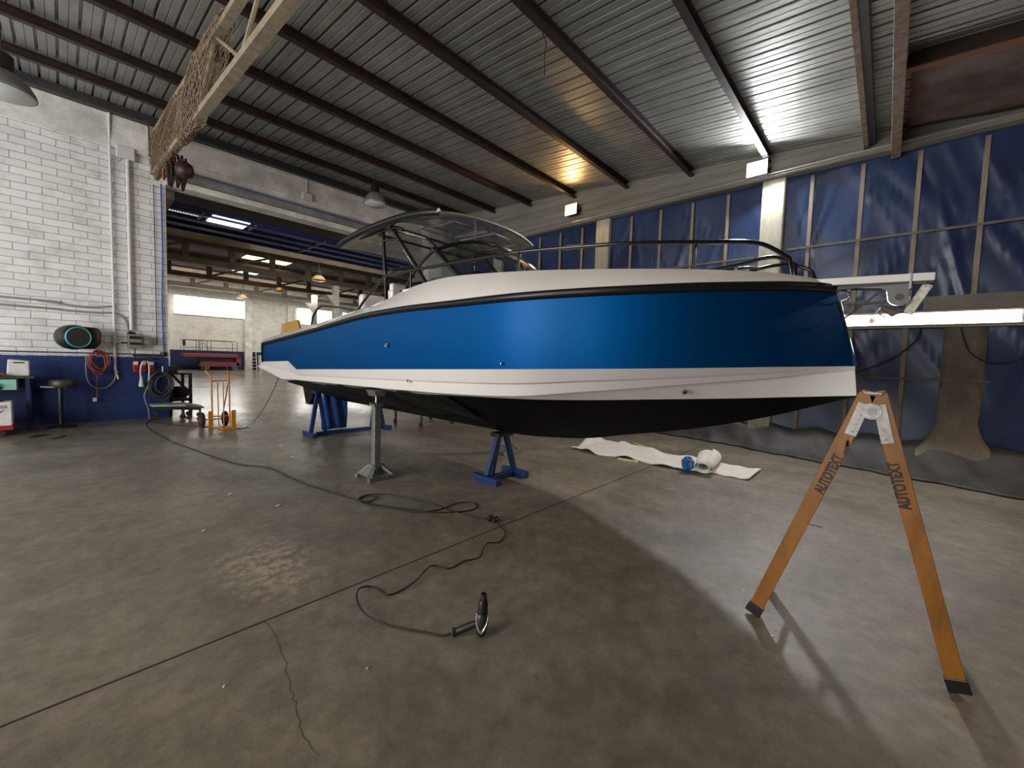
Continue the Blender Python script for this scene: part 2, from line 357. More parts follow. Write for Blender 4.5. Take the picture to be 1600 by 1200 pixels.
fl = struct(MB().bx(-10, 24.2, -7, 41.2, -0.25, 0).build('floor', M_floor))
MB().bx(-9.9, 8.2, 2.476, 2.489, 0.0, 0.0012).build('expansion_joint', M_joint, fl)
MB().bx(3.70, 3.708, 2.6, 11.6, 0.0, 0.001).build('expansion_joint', mat('fine_crack', (.085, .075, .06), .9), fl)
ck = [(0.73, 2.48), (0.731, 2.33), (0.70, 2.09), (0.65, 1.89), (0.632, 1.742), (0.60, 1.62), (0.62, 1.45)]
cpts = []
for (x0, y0), (x1, y1) in zip(ck, ck[1:]):
    for j in range(6): cpts.append((x0+(x1-x0)*j/6+random.uniform(-.008, .008), y0+(y1-y0)*j/6))
mb = MB()
for a, b in zip(cpts, cpts[1:]):
    w = random.uniform(.0012, .0035); mb.bar((a[0], a[1], .0005), (b[0], b[1], .0005), w, .0012)
mb.build('crack', mat('fine_crack', (.085, .075, .06), .9), fl)

# roof sheeting: pans and narrow ribs running up the slope
mb = MB(); prof = []
x = -9.4
while x < 9.3:
    prof += [(x, 0.0), (x+.080, 0), (x+.085, .008), (x+.095, .008), (x+.10, 0), (x+.176, 0), (x+.183, .048), (x+.209, .048), (x+.216, 0)]; x += .22
rows = [[(px, y, roof_z(y)+pz) for px, pz in prof] for y in (-7, -3, 0.1, 3, 6, 9, 12.0)]
mb.grid(rows); struct(mb.build('ceiling', M_roof, recalc=False, solid=0.004))

# white brick wall on the left, and everything over the wide opening
struct(MB().bx(-9.4, 1.57, YL, YL+.3, 0, 6.35).build('wall_left', M_brick))
struct(MB().bx(-9.4, 1.30, YL-.07, YL, 5.55, 6.22).build('trim_1', M_plaster, bevel=.01))
mb = MB().bx(1.57, 9.2, YL, YL+.3, 5.50, 6.35).bx(1.57, 9.2, YL-.06, YL, 5.62, 6.16).bx(1.57, 9.2, YL-.09, YL, 6.09, 6.16)
struct(mb.build('trim_2', M_plaster, bevel=.006))
struct(MB().bx(1.57, 9.2, YL+.05, YL+.3, 5.19, 5.5).build('trim_3', M_greyconc))
struct(MB().bx(1.57, 9.2, YL-.10, YL+.3, 5.07, 5.20).build('trim_4', M_plaster, bevel=.006))
struct(MB().bx(8.5, 9.2, YL, YL+.3, 0, 5.07).build('trim_5', M_plaster))
struct(MB().bx(-9.4, 9.2, YL-.16, YL+.3, 6.16, 6.30).build('trim_6', M_darksteel))

# walls behind the photographer: the side wall with its open gate and the back wall
mb = MB().bx(-9.4, -9.1, -7, .2, 0, 6.4).bx(-9.4, -9.1, 10.6, 12, 0, 6.4).bx(-9.4, -9.1, .2, 10.6, 4.7, 6.4)
struct(mb.build('wall_gate_side', M_greyconc))
struct(MB().bx(-9.4, 9.2, -7.2, -7, 0, 4.68).build('wall_back', mat('dark_back_wall', (.10, .085, .075), .8, var=.3, scale=2)))

# tarpaulin wall on the right: folds fan out from the battens
BAT_Y = [-0.86, -0.18, 0.49, 1.17, 2.52, 3.20, 3.88, 4.57, 5.91, 6.59, 7.28, 7.96]
rnd = random.Random(3); folds = []
for b in [-2.2, -1.53] + BAT_Y + [8.64]:
    for k in range(6):
        folds.append((b+rnd.uniform(0, .67), rnd.uniform(1.2, 5), rnd.choice([-1, 1, 1])*rnd.uniform(.2, .9), rnd.uniform(.014, .045), rnd.uniform(.3, 1.2), rnd.choice([-1, -1, 1])*rnd.uniform(.015, .05)))
def tarp_x(y, z):
    d = 0.012*sin(y*3.1+z*1.3)+0.008*sin(z*4-y*5)
    for (y0, z0, s, w, hl, A) in folds:
        if abs(z-z0) < hl*2.2:
            u = (y-y0-s*(z-z0))/w
            if abs(u) < 3: d += A*math.exp(-u*u)*math.exp(-((z-z0)/hl)**2)
    return XT+d
mb = MB(); rows = []
for i in range(42):
    z = 0.0+5.05*i/41
    rows.append([(tarp_x(y, z), y, z) for y in [-6.9+18.6*j/430 for j in range(431)]])
mb.grid(rows); struct(mb.build('wall_right', M_tarp, smooth=180, recalc=False, solid=.01))
struct(MB().bx(9.12, 9.2, -7, 12.1, 0, 6.3).build('wall_right_outer', M_greyconc))
# brownish wall band between tarpaulin and roof with its ledge
mb = MB().prism([(8.93, -7, 4.97), (8.93, 11.7, 4.97), (8.93, 11.7, roof_z(11.7)), (8.93, -7, roof_z(-7))], (.12, 0, 0))
for z in (5.14, 5.30, 5.46, 5.62, 5.78):
    y0 = max(-7, (z+.05-5.307)/.086)
    mb.bx(8.918, 8.935, y0, 11.7, z, z+.012)
struct(mb.build('trim_7', M_band))
struct(MB().bx(8.80, 8.95, -7, 11.7, 4.965, 5.03).bx(8.78, 8.80, -7, 11.7, 4.985, 5.045).build('trim_8', M_band))
# tarpaulin hem: loose grey sheeting lying in front of the wall foot
edge = [(-6.9, 7.3), (-3.5, 7.45), (-1.3, 7.79), (-.2, 8.02), (.7, 8.2), (1.46, 8.37), (2.3, 8.6), (3.9, 8.78), (7, 8.85), (11.6, 8.88)]
def edge_x(y):
    for (a, xa), (b, xb) in zip(edge, edge[1:]):
        if y <= b: return xa+(xb-xa)*(y-a)/(b-a)
    return edge[-1][1]
rows = []
for j in range(300):
    y = -6.9+18.5*j/299; ex = edge_x(y)+.03*sin(y*7)+.02*sin(y*17); row = []
    for k in range(9):
        t = k/8; xx = 8.9+(ex-8.9)*t; h = .42*(1-t)**1.7+.018
        h += .035*(1-t)*sin(y*9+t*6)+.02*sin(y*23+t*9)*t*(1-t)*2
        row.append((xx, y, max(.006, h)))
    rows.append(row)
o = MB().grid(rows).build('plastic_sheeting', M_drape, smooth=180, recalc=False, solid=.006)
tag(o, 'crumpled grey plastic sheeting lying along the foot of the blue tarpaulin wall', 'sheeting')

# ---------------------------------------------------------------- far hall beyond the opening
struct(MB().bx(-3.2, 24.2, 41, 41.3, 0, 8).build('wall_far', M_brickfar))
struct(MB().bx(24, 24.2, 12.1, 41, 0, 8).build('wall_far_right', M_plaster))
struct(MB().bx(-3.4, -3.2, 12.1, 41, 0, 8).build('wall_far_left', M_plaster))
struct(MB().bx(-3.4, 24.2, 12.0, 41.3, 7.6, 7.75).build('ceiling_far', M_hallroof))
struct(MB().bx(-3.4, 24.2, 12.1, 12.3, 6.3, 7.7).build('wall_far_front', M_hallbeam))
for k, (x0, x1) in enumerate(((4.85, 5.5), (10.5, 11.05), (13.9, 14.55), (18.5, 19.0))):
    struct(MB().bx(x0, x1, 40.7, 41, 0, 7.2).build('trim_%d' % (9+k), M_plaster))
for k, (x0, x1, z0, z1) in enumerate(((5.95, 10.35, 4.35, 5.75), (14.9, 18.3, 4.3, 5.75), (19.2, 22.5, 4.3, 5.75))):
    w = struct(MB().bx(x0, x1, 40.93, 40.99, z0, z1).build('window_%d' % (k+1), M_winglow))
    fb = MB().bx(x0-.08, x1+.08, 40.88, 40.99, z1, z1+.07).bx(x0-.08, x1+.08, 40.88, 40.99, z0-.07, z0)
    fb.build('window_frame', M_plaster, w)
    n = int((x1-x0)/.75); mm = MB()
    for j in range(1, n): mm.bx(x0+(x1-x0)*j/n-.012, x0+(x1-x0)*j/n+.012, 40.9, 40.94, z0, z1)
    mm.build('glazing_bar', M_whitepl, w)
struct(MB().bx(7.9, 10.5, 29.4, 31.2, 7.56, 7.6).build('window_4', M_skywarm))
struct(MB().bx(8.7, 10.3, 36.0, 37.0, 7.56, 7.6).build('window_5', M_skycool))
struct(MB().bx(3.0, 5.0, 24.0, 25.0, 7.56, 7.6).build('window_6', M_skywarm))

# concrete lattice beams of the far hall
def hall_truss(y, label):
    t = thing('lattice_beam', label, 'beam', (10.5, y, 6.2), 'concrete lattice beams of the far hall')
    MB().bx(-3.2, 24, y-.15, y+.15, 6.2, 6.5).build('bottom_chord', M_hallbeam, t)
    MB().bx(-3.2, 24, y-.15, y+.15, 7.2, 7.5).build('top_chord', M_hallbeam, t)
    x = -1.8; k = 0
    while x < 22:
        MB().bx(x-.14, x+.14, y-.12, y+.12, 6.5, 7.2).build('post', M_hallbeam, t)
        if k % 2 == 0: MB().bar((x+.2, y, 6.52), (x+1.9, y, 7.18), .12, .12).build('diagonal', M_hallbeam, t)
        x += 2.1; k += 1
    return t
bt = hall_truss(28.0, 'brown lattice beam in the far hall, nearest of the ones seen under the blue gate')
dup(bt, (0, 5.4, 0), 'brown lattice beam in the far hall, second of the ones seen under the blue gate')
dup(bt, (0, 10.6, 0), 'brown lattice beam right in front of the far window wall')
for k, (y, lab) in enumerate(((24.5, 'between the blue gate and the nearest lattice beam'), (30.8, 'between the first and second lattice beams'), (36.2, 'between the second lattice beam and the far wall'))):
    o = recentre(MB().bx(-3.2, 24, y-.12, y+.12, 6.75, 7.15).build('cross_beam', M_hallbeam))
    tag(o, 'plain brown roof beam of the far hall ' + lab, 'beam', 'plain cross beams of the far hall')
for x0, y0, lab in ((12.4, 28.0, 'white concrete column under the nearest lattice beam, behind the boat railing'), (13.4, 34.0, 'white concrete column beside the bright right-hand far window')):
    c = thing('concrete_column', lab, 'column', (x0+.18, y0, 0))
    MB().bx(x0, x0+.36, y0-.18, y0+.18, 0, 6.18).build('shaft', M_plaster, c, bevel=.02)
    MB().prism([(x0-.5, y0-.16, 5.5), (x0, y0-.16, 4.9), (x0, y0-.16, 5.5)], (0, .32, 0)).build('corbel', M_plaster, c)

# blue overhead gate, raised flat under the hall roof behind the opening
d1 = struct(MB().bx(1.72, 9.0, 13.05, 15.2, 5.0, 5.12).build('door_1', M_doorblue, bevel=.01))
for y in (13.1, 13.75, 14.4, 15.15): MB().bx(1.72, 9.0, y-.03, y+.03, 4.93, 5.0).build('stiffener', M_doorblue, d1, bevel=.008)
MB().bx(5.50, 5.55, 13.05, 15.2, 4.95, 5.0).build('seam_strip', M_galv, d1)
MB().bx(2.45, 2.5, 13.05, 13.8, 4.955, 5.0).bx(3.62, 3.67, 13.05, 13.8, 4.955, 5.0).build('seam_strip', M_galv, d1)
MB().bx(2.66, 3.5, 13.0, 13.72, 4.975, 4.998).build('translucent_pane', mat('pane_skylight_glow', (1, 1, 1), emit=(1, 1, .98), estr=1.5), d1)  # emission put in for skylight falling on the pane from above
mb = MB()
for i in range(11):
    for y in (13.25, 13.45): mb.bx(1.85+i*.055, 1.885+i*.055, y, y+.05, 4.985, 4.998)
mb.build('perforation', mat('slot_skylight_glow', (1, 1, 1), emit=(.9, .95, 1), estr=.8), d1)  # glow put into the material for skylight at the slots
MB().bx(1.62, 1.78, 12.2, 13.3, 4.9, 5.3).build('hinge_housing', M_greyconc, d1)

# ---------------------------------------------------------------- purlins, gutter beam, truss
PY = [1.86, 3.25, 4.70, 6.15, 7.62, 9.05, 10.42]
def purlin(y, label, m=M_purlin):
    z1 = roof_z(y)-.002; zb = z1-.15
    t = thing('roof_purlin', label, 'purlin', (0, y, zb), 'red-brown purlins under the corrugated roof')
    MB().bx(-9.3, 8.93, y-.045, y+.045, zb, zb+.012).bx(-9.3, 8.93, y-.045, y+.045, z1-.018, z1-.006).build('flange', m, t)
    MB().bx(-9.3, 8.93, y+.020, y+.032, zb+.012, z1-.012).build('web', m, t)
    return t
p0 = purlin(PY[-1], 'red-brown roof purlin nearest the white brick wall')
for k in range(1, len(PY)):
    y = PY[-1-k]
    dup(p0, (0, y-PY[-1], 0.086*(y-PY[-1])), '%s red-brown roof purlin out from the white brick wall' % ordinal(k) if k < 6 else 'red-brown roof purlin ending right above the white flood lamp')
o = recentre(MB().bx(-9.3, 8.93, 11.5, 11.62, roof_z(11.5)-.16, roof_z(11.5)-.002).build('wall_plate', M_darksteel))
tag(o, 'dark steel wall plate along the top of the white wall under the roof', 'beam')
g = thing('gutter_purlin', 'dark double purlin along the roof valley at the right', 'purlin', (0, .5, 5.1))
MB().bx(-9.3, 8.93, .44, .50, 5.11, 5.33).build('web', M_gutter, g)
MB().bx(-9.3, 8.93, .36, .44, 5.15, 5.32).build('web', M_darksteel, g)
g = thing('valley_beam', 'rusty tan valley beam at the right edge of the corrugated roof', 'beam', (0, .1, 4.86))
MB().bx(-9.3, 8.93, .05, .16, 4.87, 5.0).build('bottom_flange', M_gutter, g, bevel=.004)
MB().bx(-9.3, 8.93, .08, .11, 5.0, 5.29).build('web', M_gutter, g)
g = thing('rusty_rafter', 'brown rafter crossing the rusty roof corner beside the valley beam', 'beam', (6.9, -2, 4.9))
MB().bar((6.9, .05, roof_z(.05)-.20), (6.9, -6.9, roof_z(-6.9)-.20), .10, .02).build('bottom_flange', mat('orange_rust', (.20, .075, .03), .6), g)
MB().bar((6.9, .05, roof_z(.05)-.10), (6.9, -6.9, roof_z(-6.9)-.10), .03, .18).build('web', M_purlin, g)
rows = [[(6.93+1.96*i/16, y, roof_z(y)-.06+.012*sin(i*2.1)+.01*sin(y*5+i)) for i in range(17)] for y in [-4.5+4.5*j/20 for j in range(21)]]
o = recentre(MB().grid(rows).build('rusty_ceiling_sheet', M_rust, smooth=60, recalc=False, solid=.01))
tag(o, 'rust-stained dented sheet closing the roof corner above the tarpaulin at the right', 'sheet')

# lattice truss that carries the purlins, wrapped in netting at the wall end
def tz(y): return 4.66 + 0.086*(y-5.0)
t = thing('roof_truss', 'tan steel lattice truss running from the white wall up past the netting', 'truss', (1.4, 5, 4.6))
MB().bar((1.4, 11.78, tz(11.78)), (1.4, -6.5, tz(-6.5)), .115, .085).build('bottom_chord', M_tan, t)
MB().bar((1.4, 11.78, tz(11.78)+.80), (1.4, -6.5, tz(-6.5)+.46), .10, .08).build('top_chord', M_tan, t)
ys = [11.0, 9.9, 8.8, 7.7, 6.6, 5.5, 4.4, 3.3, 2.2]
for k, (a, b) in enumerate(zip(ys, ys[1:])):
    za, zb_ = (tz(a)+.05, tz(b)+.72) if k % 2 else (tz(a)+.72, tz(b)+.05)
    MB().tube([(1.4, a, za), (1.4, b, zb_)], .022, 6).build('lattice_bar', M_tan, t)
MB().bx(1.32, 1.5, 11.66, 11.8, 5.2, 6.2).build('end_plate', M_tan, t)

# the net: meshes of rope hung round the truss
net = thing('rope_net', 'brown rope netting wrapped round the truss end at the white wall', 'net', (1.4, 8.6, 4.7))
rnd = random.Random(11)
def net_pt(u, v):
    a = v*2*pi; L_ = 4.9+.9*sin(a)
    y = 11.62-L_*u; zt = tz(y)+.76; zb_ = tz(y)-.06
    w = .085+.02*sin(u*9)+.03*max(0, cos(a*2+u*9))
    zz = zb_+(zt-zb_)*min(1, max(0, .5+.56*sin(a))) - .05*(.5-.5*sin(a))*(1+sin(5*u+2))
    return Vector((1.4+cos(a)*w*(1+.35*sin(u*13+a)), y+.05*sin(v*23+u*6), zz+.02*sin(u*16+v*7)))
NU, NV = 70, 24
mb = MB()
for d in (1, -1):
    for k in range(NV):
        pts = []
        for i in range(NU+1):
            u = i/NU; p = net_pt(u, (k/NV + d*i*.45/NV) % 1.0)
            pts.append(p + Vector((rnd.uniform(-.012, .012), rnd.uniform(-.012, .012), rnd.uniform(-.012, .012))))
        mb.tube(pts, .0065, 4)
o = mb.build('mesh', M_net, net); o['kind'] = 'stuff'
for k in range(4):
    MB().tube([net_pt(i/60, (.02+.23*k+.08*sin(i*.3+k)) % 1.0)+Vector((0, 0, .012)) for i in range(61)], .014, 5).build('edge_rope', M_net, net)
# bunch of chain hanging under it
ch = thing('chain_bunch', 'dark bunch of looped chain with an orange hook hanging under the netted truss end', 'chain', (1.48, 10.2, 4.4))
mb = MB(); rnd = random.Random(5)
for k in range(12):
    x0 = 1.48+rnd.uniform(-.12, .12); y0 = 10.15+rnd.uniform(-.25, .25); L = rnd.uniform(.25, .55)
    pts = [(x0, y0, 5.0), (x0+.02, y0-.02, 5.0-L*.6), (x0+.03, y0-.05, 5.0-L), (x0+.06, y0-.08, 5.0-L*.7), (x0+.05, y0-.08, 4.98)]
    pts = [(q[0], q[1], q[2]+.10) for q in pts]
    cp = crom(pts, 9)
    rr_ = []; pp_ = []
    for a, b in zip(cp, cp[1:]): pp_ += [a, (a+b)/2]; rr_ += [.013, .024]
    MB().tube(pp_, rr_, 5).build('chain_loop', mat('rusty_chain', (.035, .022, .018), .6, metal=.3), ch)
MB().lathe([(.02, 0), (.10, .04), (.12, .12), (.10, .2), (.03, .25)], 12, T(1.60, 9.90, 4.70) @ Matrix.Scale(1.25, 4)).build('hoist_block', mat('dark_maroon', (.035, .010, .010), .5), ch, smooth=50)
MB().tube(crom([(1.36, 10.42, 4.95), (1.36, 10.45, 4.82), (1.36, 10.40, 4.74), (1.36, 10.33, 4.78)], 5), .022, 6).build('hook', mat('orange_hook', (.22, .05, .02), .5), ch, smooth=80)
# ================================================================== LAMPS
def flood(name, y, z, face, label):
    t = thing(name, label, 'lamp', (8.85, y, z-.12))
    MB().bx(8.72, 8.80, y-.17, y+.17, z-.13, z+.13).build('housing', M_darksteel, t, bevel=.01)
    mb = MB()
    for k in range(6): mb.bx(8.80, 8.83, y-.14+k*.052, y-.125+k*.052, z-.1, z+.1)
    mb.bx(8.80, 8.803, y-.15, y+.15, z-.1, z+.1)
    mb.build('heat_sink', M_darksteel, t)
    MB().bx(8.705, 8.72, y-.165, y+.165, z-.125, z+.125).build('lamp_face', face, t)
    MB().bar((8.76, y-.185, z), (8.9, y-.185, z+.02), .012, .03).bar((8.76, y+.185, z), (8.9, y+.185, z+.02), .012, .03).bx(8.89, 8.915, y-.19, y+.19, z-.02, z+.06).build('bracket', M_darksteel, t)
flood('flood_lamp', 2.0, 5.17, M_flood, 'bright white flood lamp on the wall band above the boat bow')
flood('flood_lamp', 6.13, 5.34, M_oflood, 'glowing orange flood lamp on the wall band above the boat roof')

flood('flood_lamp', -5.3, 4.45, M_oflood, 'orange flood lamp at the far right end of the wall band')

def high_bay(x, y, z, r, label, bell, group=None, cab=0.2):
    t = thing('pendant_lamp', label, 'lamp', (x, y, z), group)
    MB().lathe([(r, 0), (r*.97, .05), (r*.80, .16), (r*.55, .25), (r*.34, .29)], 28, T(x, y, z), caps=False).build('reflector', bell, t, smooth=60, solid=.006)
    MB().lathe([(r*.97, .005), (r*.9, -.015), (.001, -.03)], 28, T(x, y, z), caps=False).build('lens', M_lens, t, smooth=80)
    MB().lathe([(r*.36, .28), (r*.36, .50), (r*.2, .54)], 20, T(x, y, z)).build('gear_housing', M_plasticb, t, smooth=50)
    MB().tube([(x, y, z+.53), (x, y, z+.53+cab)], .012, 6).build('hanger', M_darksteel, t)
    return t
high_bay(5.30, 9.62, 5.25, .27, 'grey bell pendant lamp hanging from a purlin above the boat roof', M_bell, cab=.20)
high_bay(-.50, 9.35, 5.02, .33, 'grey bell pendant lamp cut by the top left corner above the brick wall', M_bell, cab=.40)
pf = high_bay(9.75, 23.8, 5.62, .36, 'bell lamp with painted warm glint in the far hall, nearest and highest of the three', M_warmbell, cab=1.45)
dup(pf, (.15, 6.7, 0), 'bell lamp with painted warm glint in the far hall, middle one of the three')
dup(pf, (-.4, 13.0, 0), 'bell lamp in the far hall, right above the far window wall')

# fluorescent fitting on the tarpaulin wall
t = thing('fluorescent_fitting', 'long lit fluorescent fitting across the tarpaulin wall under the bowsprit', 'lamp', (8.85, -.1, 2.2))
MB().bx(8.86, 8.93, -1.95, 1.75, 2.19, 2.44).build('batten_body', M_fix, t, bevel=.008)
for z in (2.222, 2.402): MB().bx(8.755, 8.87, -1.93, 1.74, z, z+.006).build('reflector_lip', M_fix, t)
for a, b in ((-1.27, .17), (.29, 1.73)):
    MB().tube([(8.80, a, 2.315), (8.80, b, 2.315)], .075, 18).build('tube', M_tubeglow, t, smooth=60)
    for q in (a-.02, b+.02): MB().tube([(8.80, q-.02, 2.315), (8.80, q+.02, 2.315)], .06, 14).build('lampholder', M_whitepl, t)

# ================================================================== TARPAULIN WALL FITTINGS
for (y0, lab) in ((1.56, 'pale concrete column between the tarpaulins beside the white flood lamp'), (5.10, 'pale concrete column between the tarpaulins beside the orange flood lamp'), (8.65, 'pale concrete column at the far end of the tarpaulin wall')):
    o = recentre(MB().bx(8.86, 8.985, y0, y0+.36, .02, 4.96).build('concrete_column', M_column, bevel=.015)); tag(o, lab, 'column')
bat0 = None
names = []
for k, y in enumerate(BAT_Y):
    if y < 1.5:
        q = [b for b in BAT_Y if b < 1.5]; i = len(q)-1-q.index(y)
        lab = 'vertical wooden batten on the blue tarpaulin, %s to the right of the white flood lamp' % ordinal(i)
    elif y < 5: lab = 'vertical wooden batten on the blue tarpaulin, %s to the left of the white flood lamp' % ordinal([2.52, 3.20, 3.88, 4.57].index(y))
    else: lab = 'vertical wooden batten on the blue tarpaulin, %s to the left of the orange-lit column' % ordinal([5.91, 6.59, 7.28, 7.96].index(y))
    if bat0 is None:
        bat0 = recentre(MB().bar((8.955, y, .25), (8.955, y, 4.9), .03, .055, up=(0, 1, 0)).build('wooden_batten', M_batten)); o = bat0
    else:
        o = bat0.copy(); COL.objects.link(o); o.location = bat0.location + Vector((0, y-BAT_Y[0], 0))
    tag(o, lab, 'batten', 'vertical battens holding the tarpaulin')
for z, y0, y1, lab in ((3.66, -6.5, 1.5, 'long horizontal batten across the tarpaulin right of the white lamp column'), (3.60, 2.0, 5.05, 'horizontal batten behind the boat railing between the two pale columns'), (1.40, -1.1, 1.5, 'lower horizontal batten on the tarpaulin behind the ladder top'), (2.62, .1, 1.5, 'horizontal batten just above the fluorescent tube behind the anchor')):
    o = recentre(MB().bx(8.925, 8.945, y0, y1, z-.018, z+.018).build('wooden_batten', mat('dark_batten', (.15, .125, .10), .8, var=.3, scale=4))); tag(o, lab, 'batten')
# stained post with its flared drape under the lamp
rows = []
for i in range(15):
    z = .02+2.6*i/14; fl = max(0, (.75-z)/.75)**1.6
    y0, y1 = -1.03-.42*fl, -.60+.50*fl; x1 = 8.93-.50*fl
    rows.append([(8.96, y0-.05*fl, z), (x1+.04, y0, z), (x1, y0+.06, z), (x1+.02*sin(z*9), (y0+y1)/2-.1, z), (x1+.03*fl, (y0+y1)/2+.1, z), (x1, y1-.06, z), (x1+.04, y1, z), (8.96, y1+.05*fl, z)])
o = recentre(MB().grid(rows).build('draped_post', mat('brown_stained_cover', (.15, .125, .095), .7, var=.35, scale=3), smooth=50, recalc=False, solid=.01)); tag(o, 'brown-stained post with a flared cover under the fluorescent tube at the right', 'post')
o = recentre(MB().bx(8.90, 8.924, -1.5, -.35, 2.45, 2.66).build('backing_board', mat('grey_board', (.17, .16, .14), .7, var=.2), bevel=.004)); tag(o, 'grey backing board on the tarpaulin just above the fluorescent tube', 'board')
o = recentre(MB().tube(crom([(8.89, .75, 1.30), (8.89, .36, 1.49), (8.89, .09, 1.63), (8.89, -.16, 1.82), (8.88, -.31, 2.02), (8.88, -.34, 2.19)], 6), .012, 6).build('hanging_cable', M_cable, smooth=80)); tag(o, 'black cable curving from the fluorescent fitting down behind the boat bow', 'cable')
o = recentre(MB().tube(crom([(8.88, -.76, 2.19), (8.88, -.79, 2.05), (8.88, -.87, 1.82), (8.88, -1.03, 1.69), (8.88, -1.21, 1.68), (8.85, -1.40, 1.78), (8.86, -1.6, 1.9)], 6), .010, 6).build('hanging_cable', M_cable, smooth=80)); tag(o, 'black cable drooping across the stained post under the tube', 'cable')
o = recentre(MB().tube(crom([(3.9, 3.25, 5.37), (3.92, 3.2, 5.25), (3.9, 3.2, 5.1), (3.93, 3.22, 4.95), (3.91, 3.2, 4.88)], 5), .006, 5).build('loose_wire', M_cable, smooth=80)); tag(o, 'thin loose wire dangling from a roof purlin above the boat', 'wire')
o = recentre(MB().tube([(8.77, -2.2, 5.03), (8.77, 11.5, 5.03)], .014, 6).build('conduit', M_greyconc, smooth=80)); tag(o, 'thin conduit along the ledge above the blue tarpaulins', 'pipe')

# ================================================================== BOAT
S = [(2.48, 8.464, 1.664), (2.45, 7.165, 1.759), (2.44, 6.786, 1.788), (2.42, 5.866, 1.862), (2.4, 4.723, 1.957), (2.4, 4.139, 1.985), (2.4, 3.642, 1.997), (2.4, 3.02, 1.996), (2.42, 2.238, 2.0), (2.58, 1.739, 2.015), (2.76, 1.322, 2.026), (2.99, 0.966, 2.044), (3.28, 0.639, 2.063), (3.46, 0.481, 2.073), (3.63, 0.355, 2.077), (3.7, 0.303, 2.073)]
B = [(2.52, 8.605, 1.332), (2.49, 7.283, 1.375), (2.48, 6.897, 1.252), (2.46, 5.959, 1.288), (2.44, 4.79, 1.331), (2.44, 4.193, 1.354), (2.44, 3.685, 1.373), (2.44, 3.049, 1.397), (2.46, 2.251, 1.427), (2.62, 1.739, 1.449), (2.8, 1.313, 1.468), (3.03, 0.947, 1.487), (3.3, 0.611, 1.507), (3.45, 0.447, 1.516), (3.6, 0.283, 1.525), (3.7, 0.165, 1.532)]
C = [(2.56, 9.125, 1.232), (2.59, 7.883, 1.046), (2.57, 7.147, 1.072), (2.55, 6.175, 1.09), (2.53, 4.963, 1.113), (2.53, 4.342, 1.123), (2.53, 3.814, 1.137), (2.54, 3.166, 1.154), (2.6, 2.369, 1.191), (2.78, 1.837, 1.258), (2.97, 1.385, 1.319), (3.17, 0.985, 1.376), (3.4, 0.625, 1.427), (3.52, 0.453, 1.458), (3.63, 0.283, 1.487), (3.7, 0.164, 1.508)]
D = [(2.58, 8.804, 1.755), (2.57, 7.516, 1.858), (2.57, 7.147, 1.89), (2.57, 6.231, 1.97), (2.6, 5.119, 2.094), (2.62, 4.522, 2.168), (2.62, 3.982, 2.269), (2.62, 3.306, 2.313), (2.64, 2.45, 2.267), (2.8, 1.897, 2.246), (2.96, 1.426, 2.221), (3.17, 1.031, 2.205), (3.43, 0.674, 2.187), (3.56, 0.5, 2.164), (3.65, 0.397, 2.144), (3.7, 0.339, 2.138)]
K = [(3.7, 8.9, 0.6), (3.7, 7.883, 0.602), (3.7, 7.147, 0.603), (3.7, 6.175, 0.605), (3.7, 4.963, 0.607), (3.7, 4.342, 0.608), (3.7, 3.814, 0.609), (3.7, 3.166, 0.61), (3.7, 2.369, 0.691), (3.7, 1.837, 0.808), (3.7, 1.385, 0.91), (3.7, 0.985, 1.016), (3.7, 0.625, 1.134), (3.7, 0.453, 1.201), (3.7, 0.283, 1.267), (3.7, 0.144, 1.32)]
W = [0.09, 0.099, 0.115, 0.115, 0.11, 0.101, 0.076, 0.037, 0.052, 0.155, 0.236, 0.344, 0.492, 0.622, 0.784, 0.953]
KX = 3.7
def dense(P, k=4):
    P = [Vector(p) for p in P]
    head = []
    for i in (0, 1):
        head += [P[i].lerp(P[i+1], j/k) for j in range(k)]
    return head + crom(P[2:], k)
def mir(P): return [Vector((2*KX-p.x, p.y, p.z)) for p in P]
Sd, Bd, Cd, Dd, Kd = map(dense, (S, B, C, D, K))
Wd = [w.x for w in dense([(w, 0, 0) for w in W])]
for L_ in (Sd, Bd, Cd, Dd):
    for p in L_: p.x = min(p.x, KX)
NS = len(Sd)
boat = thing('motor_boat', 'white and metallic blue open motor boat propped up on stands in the hall', 'boat', (KX, 4.6, .6))
def both(rows_fn, name, m, smooth=40, **kw):
    """one part holding port and starboard skins built from the same station rows"""
    mb = MB(); r = rows_fn(); mb.grid(r); mb.grid([mir(x) for x in r]); return mb.build(name, m, boat, smooth=smooth, recalc=False, **kw)
def between(P, Q, n, bulge=0.0):
    out = []
    for k in range(n+1):
        t = k/n; out.append([p.lerp(q, t)+Vector((-bulge*4*t*(1-t), 0, 0)) for p, q in zip(P, Q)])
    return out
# blue topsides
mb = MB(); r = between(Sd, Bd, 8, .012); mb.grid(r); mb.grid([mir(x)[::-1] for x in r])
a = [x[0] for x in r]; mb.grid([a, mir(a)])
mb.build('topsides', M_hull, boat, smooth=50, recalc=False)
